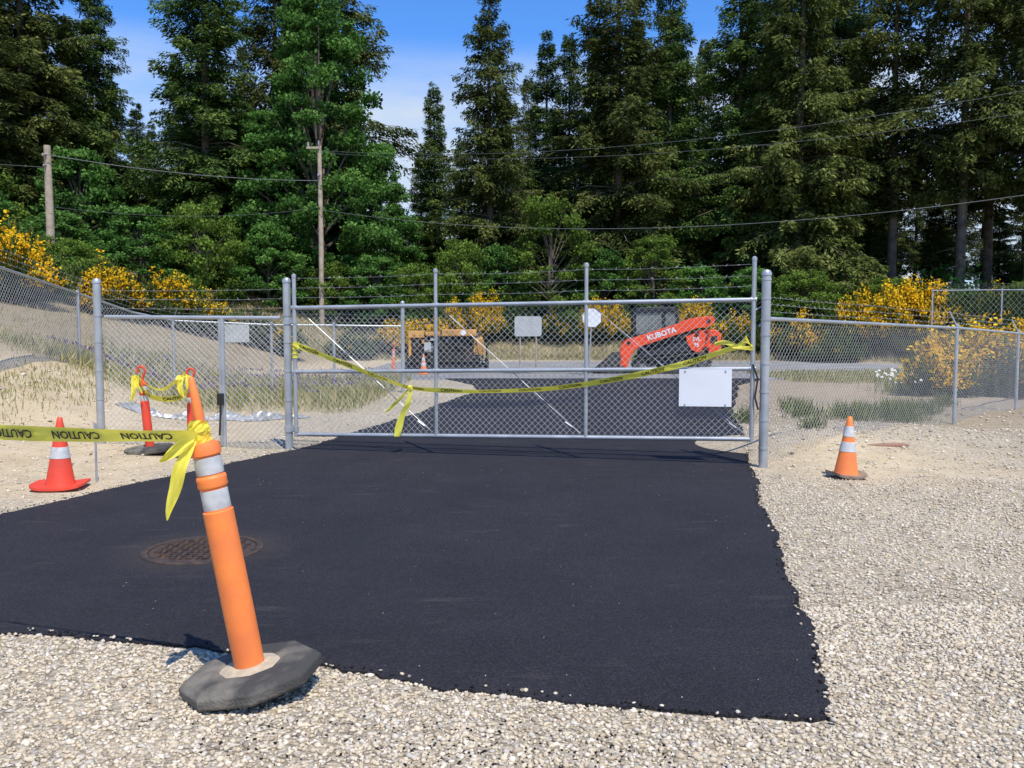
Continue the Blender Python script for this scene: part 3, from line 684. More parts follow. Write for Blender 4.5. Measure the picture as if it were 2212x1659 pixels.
for sgn in(-1,1):
    y0,y1=sorted((sgn*HW,sgn*(HW-.42)))
    tk=part('track',track(y0,y1),M_trk,LD,smooth=False)
    for u,v,r in((1381,789,.15),(1406,795,.10),(1428,795,.10),(1450,795,.10),(1472,795,.10),(1494,795,.10),(1511,778,.22)):
        mb=MB(); a=P3(u,sgn*(HW-.36),v); b=P3(u,sgn*(HW-.05),v); c=P3(u,sgn*(HW-.01),v)
        mb.tube(a,b,r,n=18); mb.tube(b,c,r*.4,n=10); part('roller',mb,M_steel,tk)
    mb=MB(); mb.prism(pp([(1392,790),(1398,779),(1480,770),(1502,772),(1500,790)]),*sorted((sgn*(HW-.34),sgn*(HW-.12)))); part('track_frame',mb,M_dark,LD,smooth=False,bevel=.01)
    mb=MB(); mb.prism(pp([(1366,777),(1392,760),(1470,738),(1505,742),(1517,757),(1500,755),(1480,760),(1400,770),(1374,775)]),*sorted((sgn*(HW-.03),sgn*(HW-.4)))); part('fender',mb,M_dark,LD,smooth=False,bevel=.01)
    ya,yb=sorted((sgn*(HW+.02),sgn*(HW-.14)))
    mb=MB(); mb.prism(pp([(1332,796),(1337,770),(1343,745),(1350,735),(1366,730),(1440,706),(1495,689),(1524,685),(1533,690),(1531,701),(1516,709),(1498,710),(1440,729),(1385,747),(1369,755),(1361,768),(1352,797),(1342,802)]),ya,yb)
    part('lift_arm',mb,M_lift,LD,smooth=False,bevel=.01)
    mb=MB(); mb.prism(pp([(1474,728),(1508,716),(1516,724),(1512,748),(1503,762),(1486,756),(1478,742)]),ya+.015,yb-.015); part('rear_link',mb,M_lift,LD,smooth=False,bevel=.01)
    for u,v in((1520,695),(1497,722),(1344,792),(1356,741)):
        mb=MB(); mb.tube(P3(u,sgn*(HW+.02),v),P3(u,sgn*(HW+.045),v),.06,n=12); part('pivot_pin',mb,M_dark,LD)
    mb=MB(); mb.tube(P3(1400,sgn*(HW-.22),756),P3(1512,sgn*(HW-.22),700),.045,n=10); part('hydraulic_cylinder',mb,M_dark,LD)
    mb=MB(); mb.tube(P3(1345,sgn*(HW-.24),788),P3(1366,sgn*(HW-.24),740),.035,n=10); part('hydraulic_cylinder',mb,M_steel,LD)
mb=MB(); mb.prism(pp([(1376,788),(1378,745),(1395,735),(1455,728),(1508,722),(1512,785)]),-.52,.52); part('chassis',mb,M_dark,LD,smooth=False,bevel=.03)
mb=MB(); mb.prism(pp([(1508,716),(1538,713),(1549,722),(1549,768),(1536,773),(1524,768),(1522,752),(1508,748)]),-.66,.66); hd=part('rear_hood',mb,M_lift,LD,smooth=False,bevel=.03)
for sgn in(-1,1): mb=MB(); mb.box(P3(1534,sgn*.665,734),(.2,.02,.22)); part('grille',mb,M_dark,hd,smooth=False)
mb=MB()
for sgn in(-1,1):
    y_=sgn*.66
    cb=[P3(u,y_,v) for u,v in((1369,744),(1367,682),(1373,673),(1448,671),(1457,678),(1463,728))]
    for a,b_ in zip(cb,cb[1:]): mb.tube(a,b_,.05,n=6)
    mb.tube(P3(1431,y_,732),P3(1428,y_,672),.04,n=6)
    mb.tube(P3(1369,y_,724),P3(1431,y_,721),.03,n=6)
mb.prism(pp([(1368,748),(1368,728),(1463,722),(1466,742)]),-.62,.62)
cbp=part('cab',mb,M_dark,LD,smooth=False)
mb=MB(); mb.prism(pp([(1366,673),(1374,667),(1450,665),(1459,672),(1456,676),(1370,678)]),-.70,.70); part('roof',mb,M_dark,cbp,smooth=False,bevel=.02)
for u in ((1372,1428),(1433,1457)):
    for sy in ((-.645,-.635),(.635,.645)):
        mb=MB(); mb.prism(pp([(u[0],728),(u[0],677),(u[1],676),(u[1],727)]),*sy); part('window',mb,M_glass,cbp,smooth=False)
mb=MB(); mb.prism(pp([(1400,728),(1402,716),(1424,714),(1428,690),(1436,690),(1436,728)]),-.3,.3); part('seat',mb,M_dark,cbp,smooth=False,bevel=.03)
mb=MB(); bk=pp([(1282,801),(1304,783),(1322,766),(1334,762),(1341,768),(1338,798),(1326,806)])
mb.prism(bk,-1.02,-.98); mb.prism(bk,.98,1.02); mb.prism(pp([(1282,801),(1284,804),(1326,806),(1338,798),(1341,768),(1334,762),(1330,768),(1334,792),(1322,800)]),-.98,.98)
for k in range(9): mb.box(P3(1281,-.92+.23*k,802),(.20,.06,.04))
part('bucket',mb,M_trk,LD,smooth=False)
def side_text(body,size,u,v,ang,parent,mt,yoff=-.99,bold=.004):
    tv,tf=text_me(body,size,bold); c,s_=math.cos(ang),math.sin(ang); mb=MB()
    mb.add([((u-1420)*K+x*c-y*s_,yoff,(805-v)*K+x*s_+y*c) for x,y,_ in tv],tf); return part('lettering',mb,mt,parent,smooth=False)
arm=[o for o in LD.children if o.name.startswith('lift_arm')][0]
side_text('KUBOTA',.23,1424,722.5,math.radians(17.5),arm,M_white,-.976,.007)
rl=[o for o in LD.children if o.name.startswith('rear_link')][0]
side_text('SVL',.16,1496,733,0,rl,M_white,-.962); side_text('95',.17,1496,745,0,rl,M_white,-.962)
# ------------------------------------------------------------------ paving machine
K2=.01534
PV=root('paving_machine',(-2.16,29.0,.02),'dark dirty asphalt paving machine with yellow panels and rear screed','construction vehicle',rot=(0,0,math.radians(4)))
def q3(u,v,y=0): return ((u-965)*K2,y,(798-v)*K2)
rr=random.Random(9)
M_tar=mat('tar_stained_steel',(.10,.075,.055),(.03,.025,.02),rough=.75,scale=5)
mb=MB(); mb.box(q3(962,748,.9),(2.3,2.4,1.0)); mb.box(q3(965,745,-.12),(2.35,.2,.55)); part('body',mb,M_tar,PV,bevel=.04)
def pan(u0,u1,v0,v1,y,d=.12): c=q3((u0+u1)/2,(v0+v1)/2,y); mb.box(c,((u1-u0)*K2,d,(v1-v0)*K2))
mb=MB(); pan(884,917,711,726,-.25,.5); part('hood',mb,M_ylw,PV,smooth=False,bevel=.015)
mb=MB(); pan(955,1028,708,722,-.3,.6); part('hood',mb,M_ylw,PV,smooth=False,bevel=.015)
mb=MB(); pan(920,951,714,722,-.28,.3); part('hood',mb,M_ylw,PV,smooth=False,bevel=.015)
mb=MB(); pan(1022,1040,726,762,-.2,.5); part('side_panel',mb,M_ylw,PV,smooth=False,bevel=.015)
mb=MB(); pan(884,890,726,766,-.2,.5); part('side_panel',mb,M_ylw,PV,smooth=False,bevel=.015)
mb=MB(); mb.prism([(-1.28,.55),(-1.22,1.15),(-1.1,1.2),(-1.05,.5)],.4,2.6); part('hopper_wing',mb,M_ylw,PV,smooth=False)
mb=MB(); mb.prism([(1.28,.55),(1.22,1.1),(1.12,1.2),(1.05,.5)],.4,2.6); part('hopper_wing',mb,M_ylw,PV,smooth=False)
for i in range(26):
    u=rr.uniform(896,1018); v=rr.uniform(727,756); mb=MB(); w_=rr.uniform(.06,.22); h_=rr.uniform(.06,.2)
    if i%2: mb.box(q3(u,v,-.3-rr.random()*.15),(w_,.15,h_))
    else: mb.tube(q3(u,v,-.25),q3(u,v,-.45-rr.random()*.1),w_*.4,n=12)
    part('engine_part',mb,[M_tar,M_steel,M_dark,M_ylw,M_tar,M_alum,M_tar][i%7],PV,smooth=False)
for i in range(20):
    a=Vector(q3(rr.uniform(892,1035),rr.uniform(722,740),-.4)); b_=Vector(q3(rr.uniform(892,1035),rr.uniform(752,780),-.6)); c=(a+b_)/2+Vector((rr.uniform(-.15,.15),-.2,-.08))
    mb=MB(); pts=[a*(1-t)**2+c*2*t*(1-t)+b_*t*t for t in [k/7 for k in range(8)]]; mb.path(pts,.016,n=5); part('hose',mb,[M_dark,M_dark,M_trk,M_tar][i%4],PV)
mb=MB(); mb.box(q3(965,784,-.55),(2.7,.42,.14)); mb.box(q3(965,793,-.62),(2.75,.5,.07)); mb.box(q3(965,766,-.66),(2.4,.05,.05)); mb.box(q3(965,758,-.6),(2.1,.04,.04)); mb.box(q3(965,774,-.72),(2.6,.25,.03))
for u in(890,915,940,965,990,1015,1040): mb.box(q3(u,775,-.64),(.045,.06,.42))
part('screed',mb,M_trk,PV,smooth=False)
for u in(882,1050):
    mb=MB(); mb.box(q3(u,782,-.5),(.10,.8,.42)); mb.tube(q3(u,775,-.5),q3(u,742,-.5),.03,n=8); mb.tube(q3(u,742,-.52),q3(u+ (5 if u>965 else -5),738,-.75),.02,n=6); part('end_gate',mb,M_dark,PV,smooth=False)
for sgn in(-1,1):
    for y_ in(.7,1.8):
        mb=MB(); mb.tube((sgn*.75,y_,.42),(sgn*1.08,y_,.42),.42,n=20); part('wheel',mb,M_trk,PV,bevel=.03)
mb=MB(); mb.path([q3(905,712,.1),q3(905,696,.1),q3(940,694,.1),q3(940,712,.1)],.02); part('handrail',mb,M_dark,PV)
mb=MB(); mb.tube(q3(1012,712,.3),q3(1012,696,.3),.035,n=8); part('exhaust',mb,M_dark,PV)
mb=MB(); mb.tube(q3(1000,715,-.605),q3(1000,715,-.62),.09,n=16); part('badge',mb,M_white,PV)
mb=MB(); mb.box(q3(925,745,-.62),(.22,.02,.30)); part('placard',mb,M_alum,PV)

# ------------------------------------------------------------------ utility poles + wires
M_cer=mat('grey_ceramic',(.35,.34,.33),(.25,.25,.25),rough=.4)
def pole(loc,h,r,label,arm=True):
    rt=root('utility_pole',loc,label,'utility pole','wooden utility poles')
    mb=MB(); mb.path([(0,0,-.5),(0.02,0,h*.5),(0,0,h)],[r,r*.9,r*.75],n=14); part('shaft',mb,M_wood,rt)
    if arm:
        mb=MB(); mb.box((-.28,-.12,h-.12),(.6,.08,.1)); part('crossarm',mb,M_wood,rt)
        L=[((-.5,-.12,h-.08),(-.5,-.12,h+.14),.05),((.0,-.14,h+.0),(0,-.14,h+.2),.045),((0,-.10,h-1.4),(0,-.3,h-1.4),.05)]
    else: L=[((0,-.1,h-.4),(0,-.34,h-.4),.05),((0,-.1,h-.8),(0,-.3,h-.8),.04)]
    for a,b_,q in L: mb=MB(); mb.tube(a,b_,q,n=10); part('insulator',mb,M_cer,rt)
    return rt
pole((-9.1,42,hz(-9.1,42)),8.5,.13,'slender wooden utility pole with small bracket near road')
pole((-18.3,35,hz(-18.3,35)),8.6-hz(-18.3,35),.17,'short thick wooden utility pole among trees',False)
M_ck=mat('weathered_cable',(.16,.17,.17),(.11,.12,.12),rough=.5)
def wire(name,a,b_,sag,label,r=.012):
    a=V3(a);b_=V3(b_); rt=root(name,a,label,'cable','overhead cables'); mb=MB()
    mb.path([a+(b_-a)*(i/24)-Vector((0,0,sag*4*(i/24)*(1-i/24)))-a for i in range(25)],r,n=5); part('strand',mb,M_ck,rt)
wire('overhead_cable',(-18.2,34.7,8.2),(-9.15,41.8,8.35),.25,'thick overhead cable strung between two wooden poles',.015)
wire('overhead_cable',(-9.1,41.8,7.0),(18,28,5.9),1.1,'overhead cable crossing in front of the forest',.010)
wire('overhead_cable',(-9.1,41.8,9.75),(17,27,8.9),.9,'high overhead cable crossing in front of the forest',.006)
wire('overhead_cable',(-9.5,41.8,9.7),(17.5,26,8.1),.9,'high overhead cable crossing in front of the forest',.005)
wire('overhead_cable',(-18.2,34.7,7.7),(-34,30,9.5),.4,'guy cable rising from the short wooden pole',.008)
wire('overhead_cable',(-9.1,41.8,7.1),(-18.2,34.7,6.2),.4,'thin sagging cable between two wooden poles',.006)

# ------------------------------------------------------------------ vegetation
def conifer_mesh(seed,H,R,bf,nb,dens,mt,leaf=(.17,.36),wob=.25):
    g=np.random.default_rng(seed)
    f=bf+(1-bf)*g.random(nb)**1.05
    u=(f-bf)/(1-bf)
    gust=.95+wob*np.sin(u*19+seed)*.6+.12*np.sin(u*47+seed)
    L=(R*(1-u)**.78*g.uniform(.5,1.2,nb)*gust*np.minimum(1,.7+u*4)+.28)
    az=g.uniform(0,2*math.pi,nb); drp=g.uniform(.12,.5,nb)*(1-.5*u); bt=g.uniform(0,1,nb)
    lift=g.uniform(.0,.25,nb)+.35*u
    cnt=(L*dens).astype(int)+24
    I=np.repeat(np.arange(nb),cnt); n=len(I)
    s=g.random(n)**.65*.97+.03
    Li=L[I];d=np.stack([np.cos(az[I]),np.sin(az[I]),np.zeros(n)],1); pr=np.stack([-d[:,1],d[:,0],np.zeros(n)],1)
    side=g.choice([-1,1],n); hw=(.32*Li*(1-s)+.12)*g.random(n)
    P=d*(Li*s)[:,None]+pr*(side*hw)[:,None]
    P[:,2]=f[I]*H+Li*(lift[I]*s-drp[I]*1.25*s*s)-hw*.35-g.random(n)**2*.45
    P[:,:2]+=g.normal(0,.05,(n,2))
    a=np.radians(g.uniform(15,85,n)); D=d*np.cos(a)[:,None]+pr*(side*np.sin(a))[:,None]; D[:,2]-=g.uniform(-.1,1.1,n)
    N_=np.stack([g.normal(0,.6,n),g.normal(0,.6,n),np.ones(n)],1)
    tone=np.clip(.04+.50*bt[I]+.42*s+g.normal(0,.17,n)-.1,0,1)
    sz=g.uniform(leaf[0],leaf[1],n)*(.75+.25*(1-u[I]))
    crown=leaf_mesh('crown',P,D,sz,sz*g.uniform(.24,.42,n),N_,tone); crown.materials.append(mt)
    mb=MB(); pts=[(.0,0,-1),(.05,.03,H*.3),(-.04,.04,H*.6),(0,0,H*.98)]
    mb.path(pts,[.012*H,.0095*H,.006*H,.012],n=9)
    idx=np.argsort(-L)[:70]
    for i in idx:
        z0=f[i]*H; q=[(math.cos(az[i])*L[i]*t,math.sin(az[i])*L[i]*t,z0+L[i]*(lift[i]*t-drp[i]*1.25*t*t)) for t in(0,.4,.8)]
        mb.path(q,[.05,.035,.012],n=4)
    if bf>.2:
        for k in range(26):
            z0=g.uniform(.08,bf+.1)*H;a_=g.uniform(0,6.28);l=g.uniform(.3,1.4); mb.path([(0,0,z0),(math.cos(a_)*l,math.sin(a_)*l,z0-l*.2)],[.03,.01],n=4)
    tm=bpy.data.meshes.new('trunk'); tm.from_pydata(mb.v,[],mb.f); tm.materials.append(M_bark); sharp(tm,60)
    return crown,tm
def broad_mesh(seed,H,R,nb,nl,mt,base=.12,leaf=(.14,.26),br=(.10,.19),pyr=.8):
    g=np.random.default_rng(seed); P=[];T=[];Nn=[];mb=MB()
    tops=[]
    for k in range(nb):
        u=g.random()**1.0; a=g.uniform(0,6.28); zz=base+(1-base)*u
        env=min(1,(1-u)*1.25+.12)**pyr*min(1,.65+u*1.6)
        r=R*env*g.uniform(.3,1)**.6*(1+.12*math.sin(a*3+u*7))
        c=np.array([math.cos(a)*r,math.sin(a)*r,zz*H*.95]); rad=R*g.uniform(*br)
        tops.append((c,rad)); n=int(nl*(rad/R/.15)**2)
        v=g.normal(0,1,(n,3)); v/=np.linalg.norm(v,axis=1,keepdims=True)
        rr_=rad*g.uniform(.1,1.25,n)**.6
        p=c+v*rr_[:,None]*np.array([1.25,1.25,.75]); P.append(p); Nn.append(v)
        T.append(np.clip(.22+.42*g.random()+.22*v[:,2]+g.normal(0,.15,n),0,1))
    P=np.concatenate(P);T=np.concatenate(T);Nn=np.concatenate(Nn);n=len(P)
    P[:,2]=np.maximum(P[:,2],.05)
    D=g.normal(0,1,(n,3)); D[:,2]-=.3; sz=g.uniform(leaf[0],leaf[1],n)
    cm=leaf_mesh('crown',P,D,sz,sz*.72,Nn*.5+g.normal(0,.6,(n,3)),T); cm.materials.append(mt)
    mb.path([(0,0,-.6),(.05*R,0,H*.35),(0,.03*R,H*.8)],[.018*H,.012*H,.004*H],n=8)
    for c,rad in tops[:50]: mb.path([(0,0,max(.1,c[2]*.6)),(c[0]*.5,c[1]*.5,c[2]*.82),tuple(c)],[.006*H,.004*H,.0015*H],n=4)
    tm=bpy.data.meshes.new('trunk'); tm.from_pydata(mb.v,[],mb.f); tm.materials.append(M_bark); sharp(tm,60)
    return cm,tm
def plant(name,cm,tm,x,y,s,label,cat,group,sz=None,partn=('crown','trunk'),extra=None):
    rt=root(name,(x,y,hz(x,y)),label,cat,group); rt.rotation_euler=(0,0,R_.uniform(0,6.28))
    rt.scale=(s[0],s[0],s[1])
    for nm,me_ in zip(partn,(cm,tm)):
        ob=bpy.data.objects.new(nm,me_); COL.objects.link(ob); ob.parent=rt
    if extra:
        ob=bpy.data.objects.new(extra[0],extra[1]); COL.objects.link(ob); ob.parent=rt
    return rt
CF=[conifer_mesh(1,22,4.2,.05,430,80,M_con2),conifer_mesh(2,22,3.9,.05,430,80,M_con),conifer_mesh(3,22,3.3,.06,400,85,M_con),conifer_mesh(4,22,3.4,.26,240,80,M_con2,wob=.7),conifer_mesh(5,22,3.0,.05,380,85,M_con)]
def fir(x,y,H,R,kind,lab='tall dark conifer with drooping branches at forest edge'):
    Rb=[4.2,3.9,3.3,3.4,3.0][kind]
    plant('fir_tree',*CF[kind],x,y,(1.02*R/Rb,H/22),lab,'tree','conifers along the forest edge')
for a in [(-26.3,48,25,5,0),(-26.8,43,21,4.6,0),(-23.6,50,18.6,3.2,1),(-30,47,24,4.6,1),(-15.8,46,20.5,4.1,1),(-13.2,50,22,4.0,0),(-10.7,54,25,3.9,3),
          (-4.9,56,15.3,2.2,2),(-1.2,47,18.8,3.3,0),(2.2,56,18.4,2.6,4),(5.7,48,24,4.6,0),(8.8,50,21,3.4,1),(12.5,49,21.5,4.0,1),
          (14.9,46,25,4.2,0),(18.2,51,25,3.7,1),(16.2,55,23,3.6,4)]: fir(*a)
for a in [(20.2,47,23.5,3.5,3),(22.6,44.5,26,3.3,3),(27,50,25,3.5,3),(25.5,43.5,25,3.2,3),(29.5,46,24,3.6,3),(21,55,22,3.2,3)]: fir(*a,lab='tall conifer with bare lower trunk at forest edge')
UL=[-200,0,240,275,330,385,400,600,650,820,835,900,925,955,975,1000,1130,1200,1230,1450,1470,1500,1520,1850,1900,2000,2212,2500]
VL=[0,0,60,205,215,200,60,40,60,150,300,330,290,300,330,220,150,110,60,0,110,110,20,60,300,240,320,260]
Rr=random.Random(21)
for k in range(46):
    t=Rr.uniform(54,72); u=-150+2550*((k*0.618)%1); v=np.interp(u,UL,VL)+Rr.uniform(5,90); x_=(u-1106)*t/1891
    H=1.5+(705-v)*t/1891-hz(x_,t); fir(x_,t,H,H*.13+Rr.uniform(0,.6),Rr.choice([0,1,2,4,4] if u<1850 else [3,3,4]),'conifer standing deeper in the dark forest')
for k in range(20):
    t=Rr.uniform(48,53); u=-100+2450*((k*.618+.3)%1); x_=(u-1106)*t/1891; v=max(330,np.interp(u,UL,VL)+120)+Rr.uniform(-20,110)
    H=1.5+(705-v)*t/1891-hz(x_,t); fir(x_,t,H,H*.2+.5,Rr.choice([1,2,4]),'young conifer filling the forest edge')
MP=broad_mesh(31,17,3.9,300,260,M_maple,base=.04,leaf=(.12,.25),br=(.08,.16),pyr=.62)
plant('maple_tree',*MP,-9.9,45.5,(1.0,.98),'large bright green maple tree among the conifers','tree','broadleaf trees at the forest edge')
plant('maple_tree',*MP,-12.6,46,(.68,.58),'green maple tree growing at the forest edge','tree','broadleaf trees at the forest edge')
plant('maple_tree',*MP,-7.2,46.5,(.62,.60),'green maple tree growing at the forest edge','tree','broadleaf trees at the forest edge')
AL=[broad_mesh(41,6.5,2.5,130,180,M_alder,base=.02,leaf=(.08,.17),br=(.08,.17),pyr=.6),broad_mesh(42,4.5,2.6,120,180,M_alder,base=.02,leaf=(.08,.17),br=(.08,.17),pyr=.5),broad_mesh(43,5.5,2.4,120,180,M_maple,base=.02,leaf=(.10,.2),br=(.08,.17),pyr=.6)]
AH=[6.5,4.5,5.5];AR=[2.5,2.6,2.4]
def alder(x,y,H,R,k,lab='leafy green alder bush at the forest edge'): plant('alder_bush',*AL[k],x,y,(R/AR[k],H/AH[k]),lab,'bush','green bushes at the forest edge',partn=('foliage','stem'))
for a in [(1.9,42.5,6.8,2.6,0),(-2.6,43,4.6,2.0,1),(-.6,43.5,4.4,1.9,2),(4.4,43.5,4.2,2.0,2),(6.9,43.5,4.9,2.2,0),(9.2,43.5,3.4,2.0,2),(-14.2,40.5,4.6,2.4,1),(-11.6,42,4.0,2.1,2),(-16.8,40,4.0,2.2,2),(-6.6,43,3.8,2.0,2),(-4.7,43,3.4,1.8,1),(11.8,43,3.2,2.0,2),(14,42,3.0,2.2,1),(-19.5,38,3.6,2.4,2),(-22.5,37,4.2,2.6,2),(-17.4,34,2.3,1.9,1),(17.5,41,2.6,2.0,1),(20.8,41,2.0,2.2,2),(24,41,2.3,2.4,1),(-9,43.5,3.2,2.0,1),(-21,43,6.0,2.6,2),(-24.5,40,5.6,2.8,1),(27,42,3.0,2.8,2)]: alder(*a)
def broom_mesh(seed,H,R,ns,fl,th):
    g=np.random.default_rng(seed)
    a=g.uniform(0,6.28,ns); rt_=np.sqrt(g.random(ns)); bx=np.cos(a)*rt_*R*.75; by=np.sin(a)*rt_*R*.75
    ht=H*(1-.45*rt_**2)*g.uniform(.55,1.05,ns)*(.8+.25*np.sin(a*3+seed))
    per=16; I=np.repeat(np.arange(ns),per); n=len(I); s=g.random(n)
    P=np.stack([bx[I]*(1+.45*s*s)+g.normal(0,.07,n),by[I]*(1+.45*s*s)+g.normal(0,.07,n),ht[I]*s*.92],1)
    D=np.stack([bx[I]/R*.6+g.normal(0,.3,n),by[I]/R*.6+g.normal(0,.3,n),np.ones(n)],1)
    L=g.uniform(.16,.34,n); tone=np.clip(s*.8+g.normal(0,.15,n),0,1)
    cm=leaf_mesh('foliage',P,D,L,L*.22,g.normal(0,1,(n,3)),tone); cm.materials.append(M_broom)
    sel=g.random(ns)<fl; clump=np.sin(bx*3.1+seed)+np.sin(by*2.7+seed*2); sel&=clump>th
    J=np.nonzero(sel)[0]; K_=np.repeat(J,30); m=len(K_); s=1-g.random(m)**1.3*.55
    P=np.stack([bx[K_]*(1+.45*s*s)+g.normal(0,.085,m),by[K_]*(1+.45*s*s)+g.normal(0,.085,m),ht[K_]*s*1.0+.08],1)
    L=g.uniform(.06,.12,m); fm=leaf_mesh('blossom',P,g.normal(0,1,(m,3)),L,L*.9,g.normal(0,.6,(m,3))+np.array([0,0,1]),g.random(m)); fm.materials.append(M_bloom)
    mb=MB()
    for i in range(0,min(ns,60)): mb.path([(bx[i]*.3,by[i]*.3,-.1),(bx[i],by[i],ht[i]*.7)],[.018,.006],n=4)
    tm=bpy.data.meshes.new('stem'); tm.from_pydata(mb.v,[],mb.f); tm.materials.append(M_bark)
    return cm,tm,fm
BR=[broom_mesh(51,2.3,1.5,430,.80,-.5),broom_mesh(52,2.3,1.4,430,.6,.1),broom_mesh(53,2.3,1.5,430,.3,.7)]
def broom(x,y,H,R,k):
    lab=['broom shrub covered in bright yellow blossom','broom shrub partly covered in yellow blossom','dark green broom shrub with a few yellow flowers'][k]
    c,t_,f_=BR[k]; plant('broom_shrub',c,t_,x,y,(R/1.5,H/2.3),lab,'shrub','broom shrubs along the bank',partn=('foliage','stem'),extra=('blossom',f_))
for a in [(-14.8,26,2.3,1.5,0),(-16.2,28,2.6,1.6,1),(-13.0,28.5,1.7,1.1,0),(-12.2,30.5,1.9,1.3,1),(-14.4,30.5,2.0,1.5,2),(-11.2,31,1.6,1.2,2),(-17.5,24.5,2.2,1.6,1),(-10.2,33,1.5,1.2,2),(-9.0,34,1.4,1,2),
          (-1.4,41,2.5,1.0,0),(-2.6,41,2,1.1,1),(-3.9,39.5,1.7,1.1,0),(-5.0,39.5,1.6,1.1,0),(.4,41.2,1.8,1.0,2),(2.2,41,1.9,1.1,2),(4.0,41,2.2,1.05,0),(5.0,41.2,1.8,.9,1),(6.6,41,1.6,1.1,2),(8.6,41,2.2,1.0,0),(10.1,40,1.8,1.0,1),(11.4,39.5,1.6,1.0,2),
          (12.7,38,2.1,1.2,1),(14.2,37.6,2.4,1.3,1),(15.6,37,3.0,1.5,0),(17.3,37.5,2.7,1.5,0),(19.0,37.5,2.3,1.6,2),(20.8,37,2.4,1.6,2),(22.6,37.5,2.6,1.6,1),(13.4,36.4,1.4,1.2,2),(10.3,19.5,1.7,1.3,0),(11.8,20.5,1.9,1.3,0),(9.4,18.9,1.1,.9,0),(12.6,18.9,1.7,1.2,2),
          (-7.0,38.5,1.5,1.2,2),(-3.2,38.8,1.2,.9,0),(16.6,35.6,1.4,1.2,2),(18.8,35.2,1.5,1.3,2),(21.2,35.0,1.5,1.3,2)]: broom(*a)
g=np.random.default_rng(77); n=60000
ux=g.uniform(-36,36,n); uy=g.uniform(43,56,n); hz_=hfun(ux,uy); hh_=g.random(n)**1.3*(1.7+1.2*np.sin(ux*.9)+.8*np.sin(ux*2.3+uy))
um_=leaf_mesh('undergrowth',np.stack([ux,uy,hz_+np.maximum(hh_,0)],1),g.normal(0,1,(n,3)),g.uniform(.2,.45,n),g.uniform(.12,.25,n),g.normal(0,1,(n,3))+np.array([0,-.5,1]),g.random(n)*.7)
o=meshobj('undergrowth',um_,M_maple); o['kind']='stuff'; o['label']='dense shady undergrowth below the forest trees'; o['category']='undergrowth'
def grass(name,px,py,h,mt,label,tlo=.3,thi=1.0,w=.014,lean=.35,zoff=0,seed=3):
    g=np.random.default_rng(seed); n=len(px)
    P=np.stack([px,py,hfun(px,py)+zoff],1); D=np.stack([g.normal(0,lean,n),g.normal(0,lean,n),np.ones(n)],1)
    me=leaf_mesh(name,P,D,h,np.full(n,w)*g.uniform(.7,1.4,n),np.stack([g.normal(0,1,n),g.normal(0,1,n),np.zeros(n)],1),g.uniform(tlo,thi,n))
    o=meshobj(name,me,mt); o['kind']='stuff'; o['label']=label; o['category']='grass'; return o
n=52000; px=g.uniform(-26,30,n); yf=38-5.5*sst(10,20,px); py=yf+g.random(n)**1.2*6+.1; grass('dry_grass',px,py,g.uniform(.1,.34,n),M_grass,'dry yellowish grass covering the roadside bank',tlo=.5,w=.03)
n=9000; px=g.uniform(7.5,16,n); py=g.uniform(23,28,n)+sst(8,16,px)*1.5; grass('verge_grass',px,py,g.uniform(.06,.2,n),M_grass,'yellow green grass verge beside the road',w=.022,seed=4)
def clumps(cs,per,sp):
    a=[];b_=[]
    for (x_,y_,k) in cs: a.append(g.normal(x_,sp*k,int(per*k))); b_.append(g.normal(y_,sp*k,int(per*k)))
    return np.concatenate(a),np.concatenate(b_)
px,py=clumps([(5.3,13.6,1.0),(6.1,13.6,.8),(6.3,14.6,.9),(5.7,14.3,.9),(4.7,14.1,.6),(6.9,15.4,.8),(5,15.5,.6),(4.2,12.2,.35),(3.6,13.5,.3),(7.0,14.6,.4),(8.2,16.6,.5)],420,.22)
grass('weeds',px,py,g.uniform(.10,.36,len(px)),M_grass,'green weed clumps growing along the fence',tlo=0,thi=.6,w=.014,seed=5)
n=11000; px=-2.7-g.random(n)*6.5; py=g.uniform(15.0,23.5,n); grass('weeds',px,py,g.uniform(.1,.40,n),M_grass,'mixed weeds growing behind the chain link panel',tlo=.25,thi=1,w=.018,seed=6)
n=700; px=-3.2-g.random(n)*5; py=g.uniform(15,23,n); f_=grass('lupine_flowers',px,py,g.uniform(.06,.1,n),M_lup,'purple lupine flowers among weeds behind the fence',tlo=0,thi=1,w=.035,zoff=.34,seed=7); f_['category']='flowers'
n=5000; px=-7.8-g.random(n)*9; py=g.uniform(11,29,n); grass('dry_grass',px,py,g.uniform(.06,.22,n),M_grass,'sparse dry grass on the dirt bank',tlo=.5,thi=1,w=.016,seed=8)
n=1600; px=g.normal(-7.0,.4,n); py=g.uniform(10,15,n); grass('dry_grass',px,py,g.uniform(.04,.14,n),M_grass,'short grass below the bank fence',tlo=.2,thi=.9,w=.012,seed=9)
k=130; px=g.normal(9.0,.35,k);py=g.normal(19.5,.4,k)
me=leaf_mesh('daisies',np.stack([px,py,hfun(px,py)+g.uniform(.3,.5,k)],1),g.normal(0,1,(k,3))*np.array([1,1,.3]),np.full(k,.08),np.full(k,.07),np.stack([np.zeros(k),-np.ones(k),np.ones(k)],1)+g.normal(0,.3,(k,3)),g.random(k)); o=meshobj('daisies',me,M_daisy); o['kind']='stuff'; o['label']='white daisies growing behind the fence'; o['category']='flowers'
px=g.normal(9.0,.4,500);py=g.normal(19.5,.45,500); grass('daisy_stems',px,py,g.uniform(.2,.45,500),M_grass,'green stems below the white daisies',tlo=0,thi=.5,w=.015,seed=12)
s=root('plastic_sheeting',(-4.7,13.9,0),'crumpled silvery plastic sheeting lying on the ground behind fence','tarp')
mb=MB(); nx_,ny_=70,16; g2=np.random.default_rng(8); vs=[]
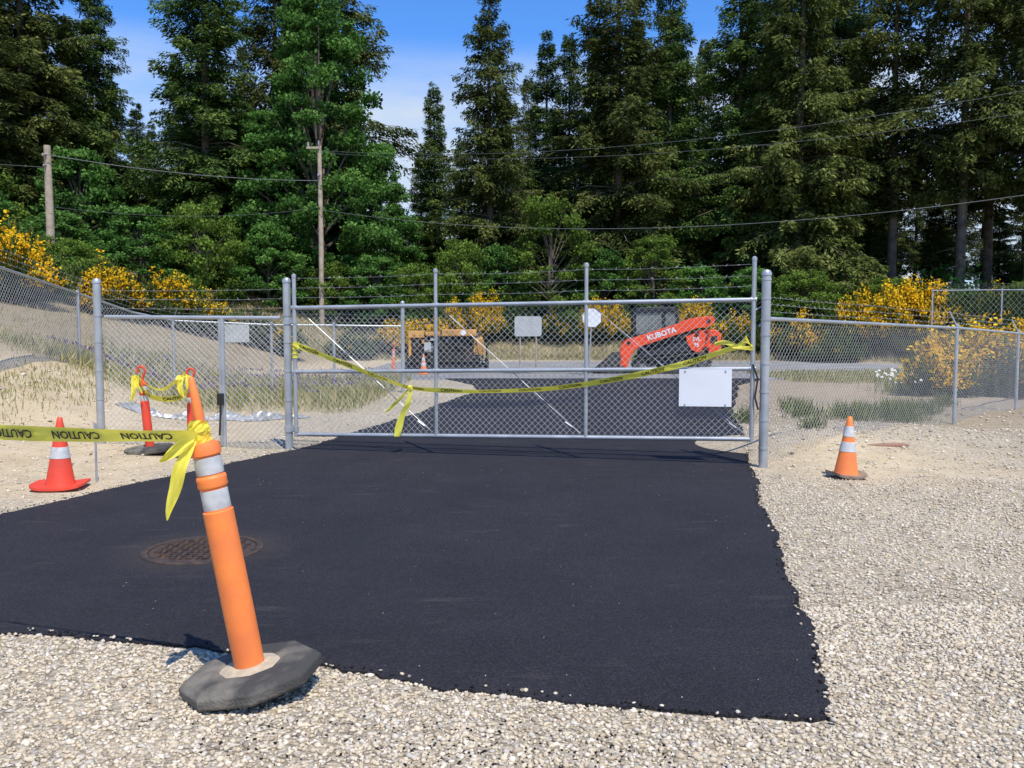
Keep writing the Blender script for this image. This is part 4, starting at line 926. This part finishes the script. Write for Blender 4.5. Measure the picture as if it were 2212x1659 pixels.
for j in range(ny_):
    for i in range(nx_):
        x_=(i/(nx_-1)-.5)*2.9; y_=(j/(ny_-1)-.5)*(.45+.25*math.sin(x_*3.1))+.18*math.sin(x_*1.9); 
        e=math.sin(math.pi*j/(ny_-1))*min(1,6*min(i,nx_-1-i)/nx_)
        vs.append((x_,y_,hz(x_-4.7,y_+13.9)+.01+e*(.04+.04*math.sin(x_*9+y_*7)+.07*g2.random())))
mb.add(vs,[(j*nx_+i,j*nx_+i+1,(j+1)*nx_+i+1,(j+1)*nx_+i) for j in range(ny_-1) for i in range(nx_-1)])
part('sheet',mb,mat('silver_plastic',(.46,.46,.44),(.24,.23,.21),rough=.35,metal=.2,scale=6),s,smooth=False)

# ------------------------------------------------------------------ world, sun, camera
EL=math.radians(60); AZ=math.radians(156)
w=bpy.data.worlds.new('World'); scene.world=w; w.use_nodes=True; nt=w.node_tree; N=nt.nodes; Lk=nt.links
bg=N['Background']; sky=N.new('ShaderNodeTexSky'); sky.sky_type='NISHITA'; sky.sun_disc=False; sky.sun_elevation=EL; sky.sun_rotation=AZ; sky.air_density=1.0; sky.dust_density=.3; sky.ozone_density=2.5
tc=N.new('ShaderNodeTexCoord')
mp=N.new('ShaderNodeMapping'); mp.inputs['Scale'].default_value=(1.2,1.2,5); Lk.new(tc.outputs['Generated'],mp.inputs['Vector'])
cn=N.new('ShaderNodeTexNoise'); cn.inputs['Scale'].default_value=1.6; cn.inputs['Detail'].default_value=8; cn.inputs['Roughness'].default_value=.55; Lk.new(mp.outputs[0],cn.inputs['Vector'])
sx=N.new('ShaderNodeSeparateXYZ'); Lk.new(tc.outputs['Generated'],sx.inputs[0])
mr=N.new('ShaderNodeMapRange'); mr.inputs[1].default_value=.31; mr.inputs[2].default_value=.25; mr.inputs[3].default_value=0; mr.inputs[4].default_value=1; mr.interpolation_type='SMOOTHSTEP'; Lk.new(sx.outputs[2],mr.inputs[0])
cr=N.new('ShaderNodeValToRGB'); cr.color_ramp.elements[0].position=.26; cr.color_ramp.elements[1].position=.54; Lk.new(cn.outputs['Fac'],cr.inputs[0])
ml=N.new('ShaderNodeMath'); ml.operation='MULTIPLY'; Lk.new(mr.outputs[0],ml.inputs[0]); Lk.new(cr.outputs[0],ml.inputs[1])
ml2=N.new('ShaderNodeMath'); ml2.operation='MULTIPLY'; Lk.new(ml.outputs[0],ml2.inputs[0]); ml2.inputs[1].default_value=.85
tint=N.new('ShaderNodeMix'); tint.data_type='RGBA'; tint.blend_type='MULTIPLY'; tint.inputs[0].default_value=1; tint.inputs[7].default_value=(.52,.97,1.55,1); Lk.new(sky.outputs[0],tint.inputs[6])
mx=N.new('ShaderNodeMix'); mx.data_type='RGBA'; mx.inputs[7].default_value=(5.0,5.6,6.2,1); Lk.new(ml2.outputs[0],mx.inputs[0]); Lk.new(tint.outputs[2],mx.inputs[6])
Lk.new(mx.outputs[2],bg.inputs[0]); bg.inputs[1].default_value=.14
sl=bpy.data.lights.new('sun','SUN'); sl.energy=5.0; sl.angle=math.radians(.53); sl.color=(1,.945,.85); so=bpy.data.objects.new('sun',sl); COL.objects.link(so)
sd=Vector((math.sin(AZ)*math.cos(EL),math.cos(AZ)*math.cos(EL),math.sin(EL))); so.rotation_euler=sd.to_track_quat('Z','Y').to_euler(); so.location=(0,0,30)
cam=bpy.data.cameras.new('camera'); co=bpy.data.objects.new('camera',cam); COL.objects.link(co); co.location=(0,0,1.5); co.rotation_euler=(math.radians(90-3.77),0,0)
cam.sensor_width=36; cam.lens=30.78; cam.clip_end=2000; cam.clip_start=.05; scene.camera=co
scene.view_settings.view_transform='Standard'; scene.view_settings.look='None'; scene.view_settings.exposure=0
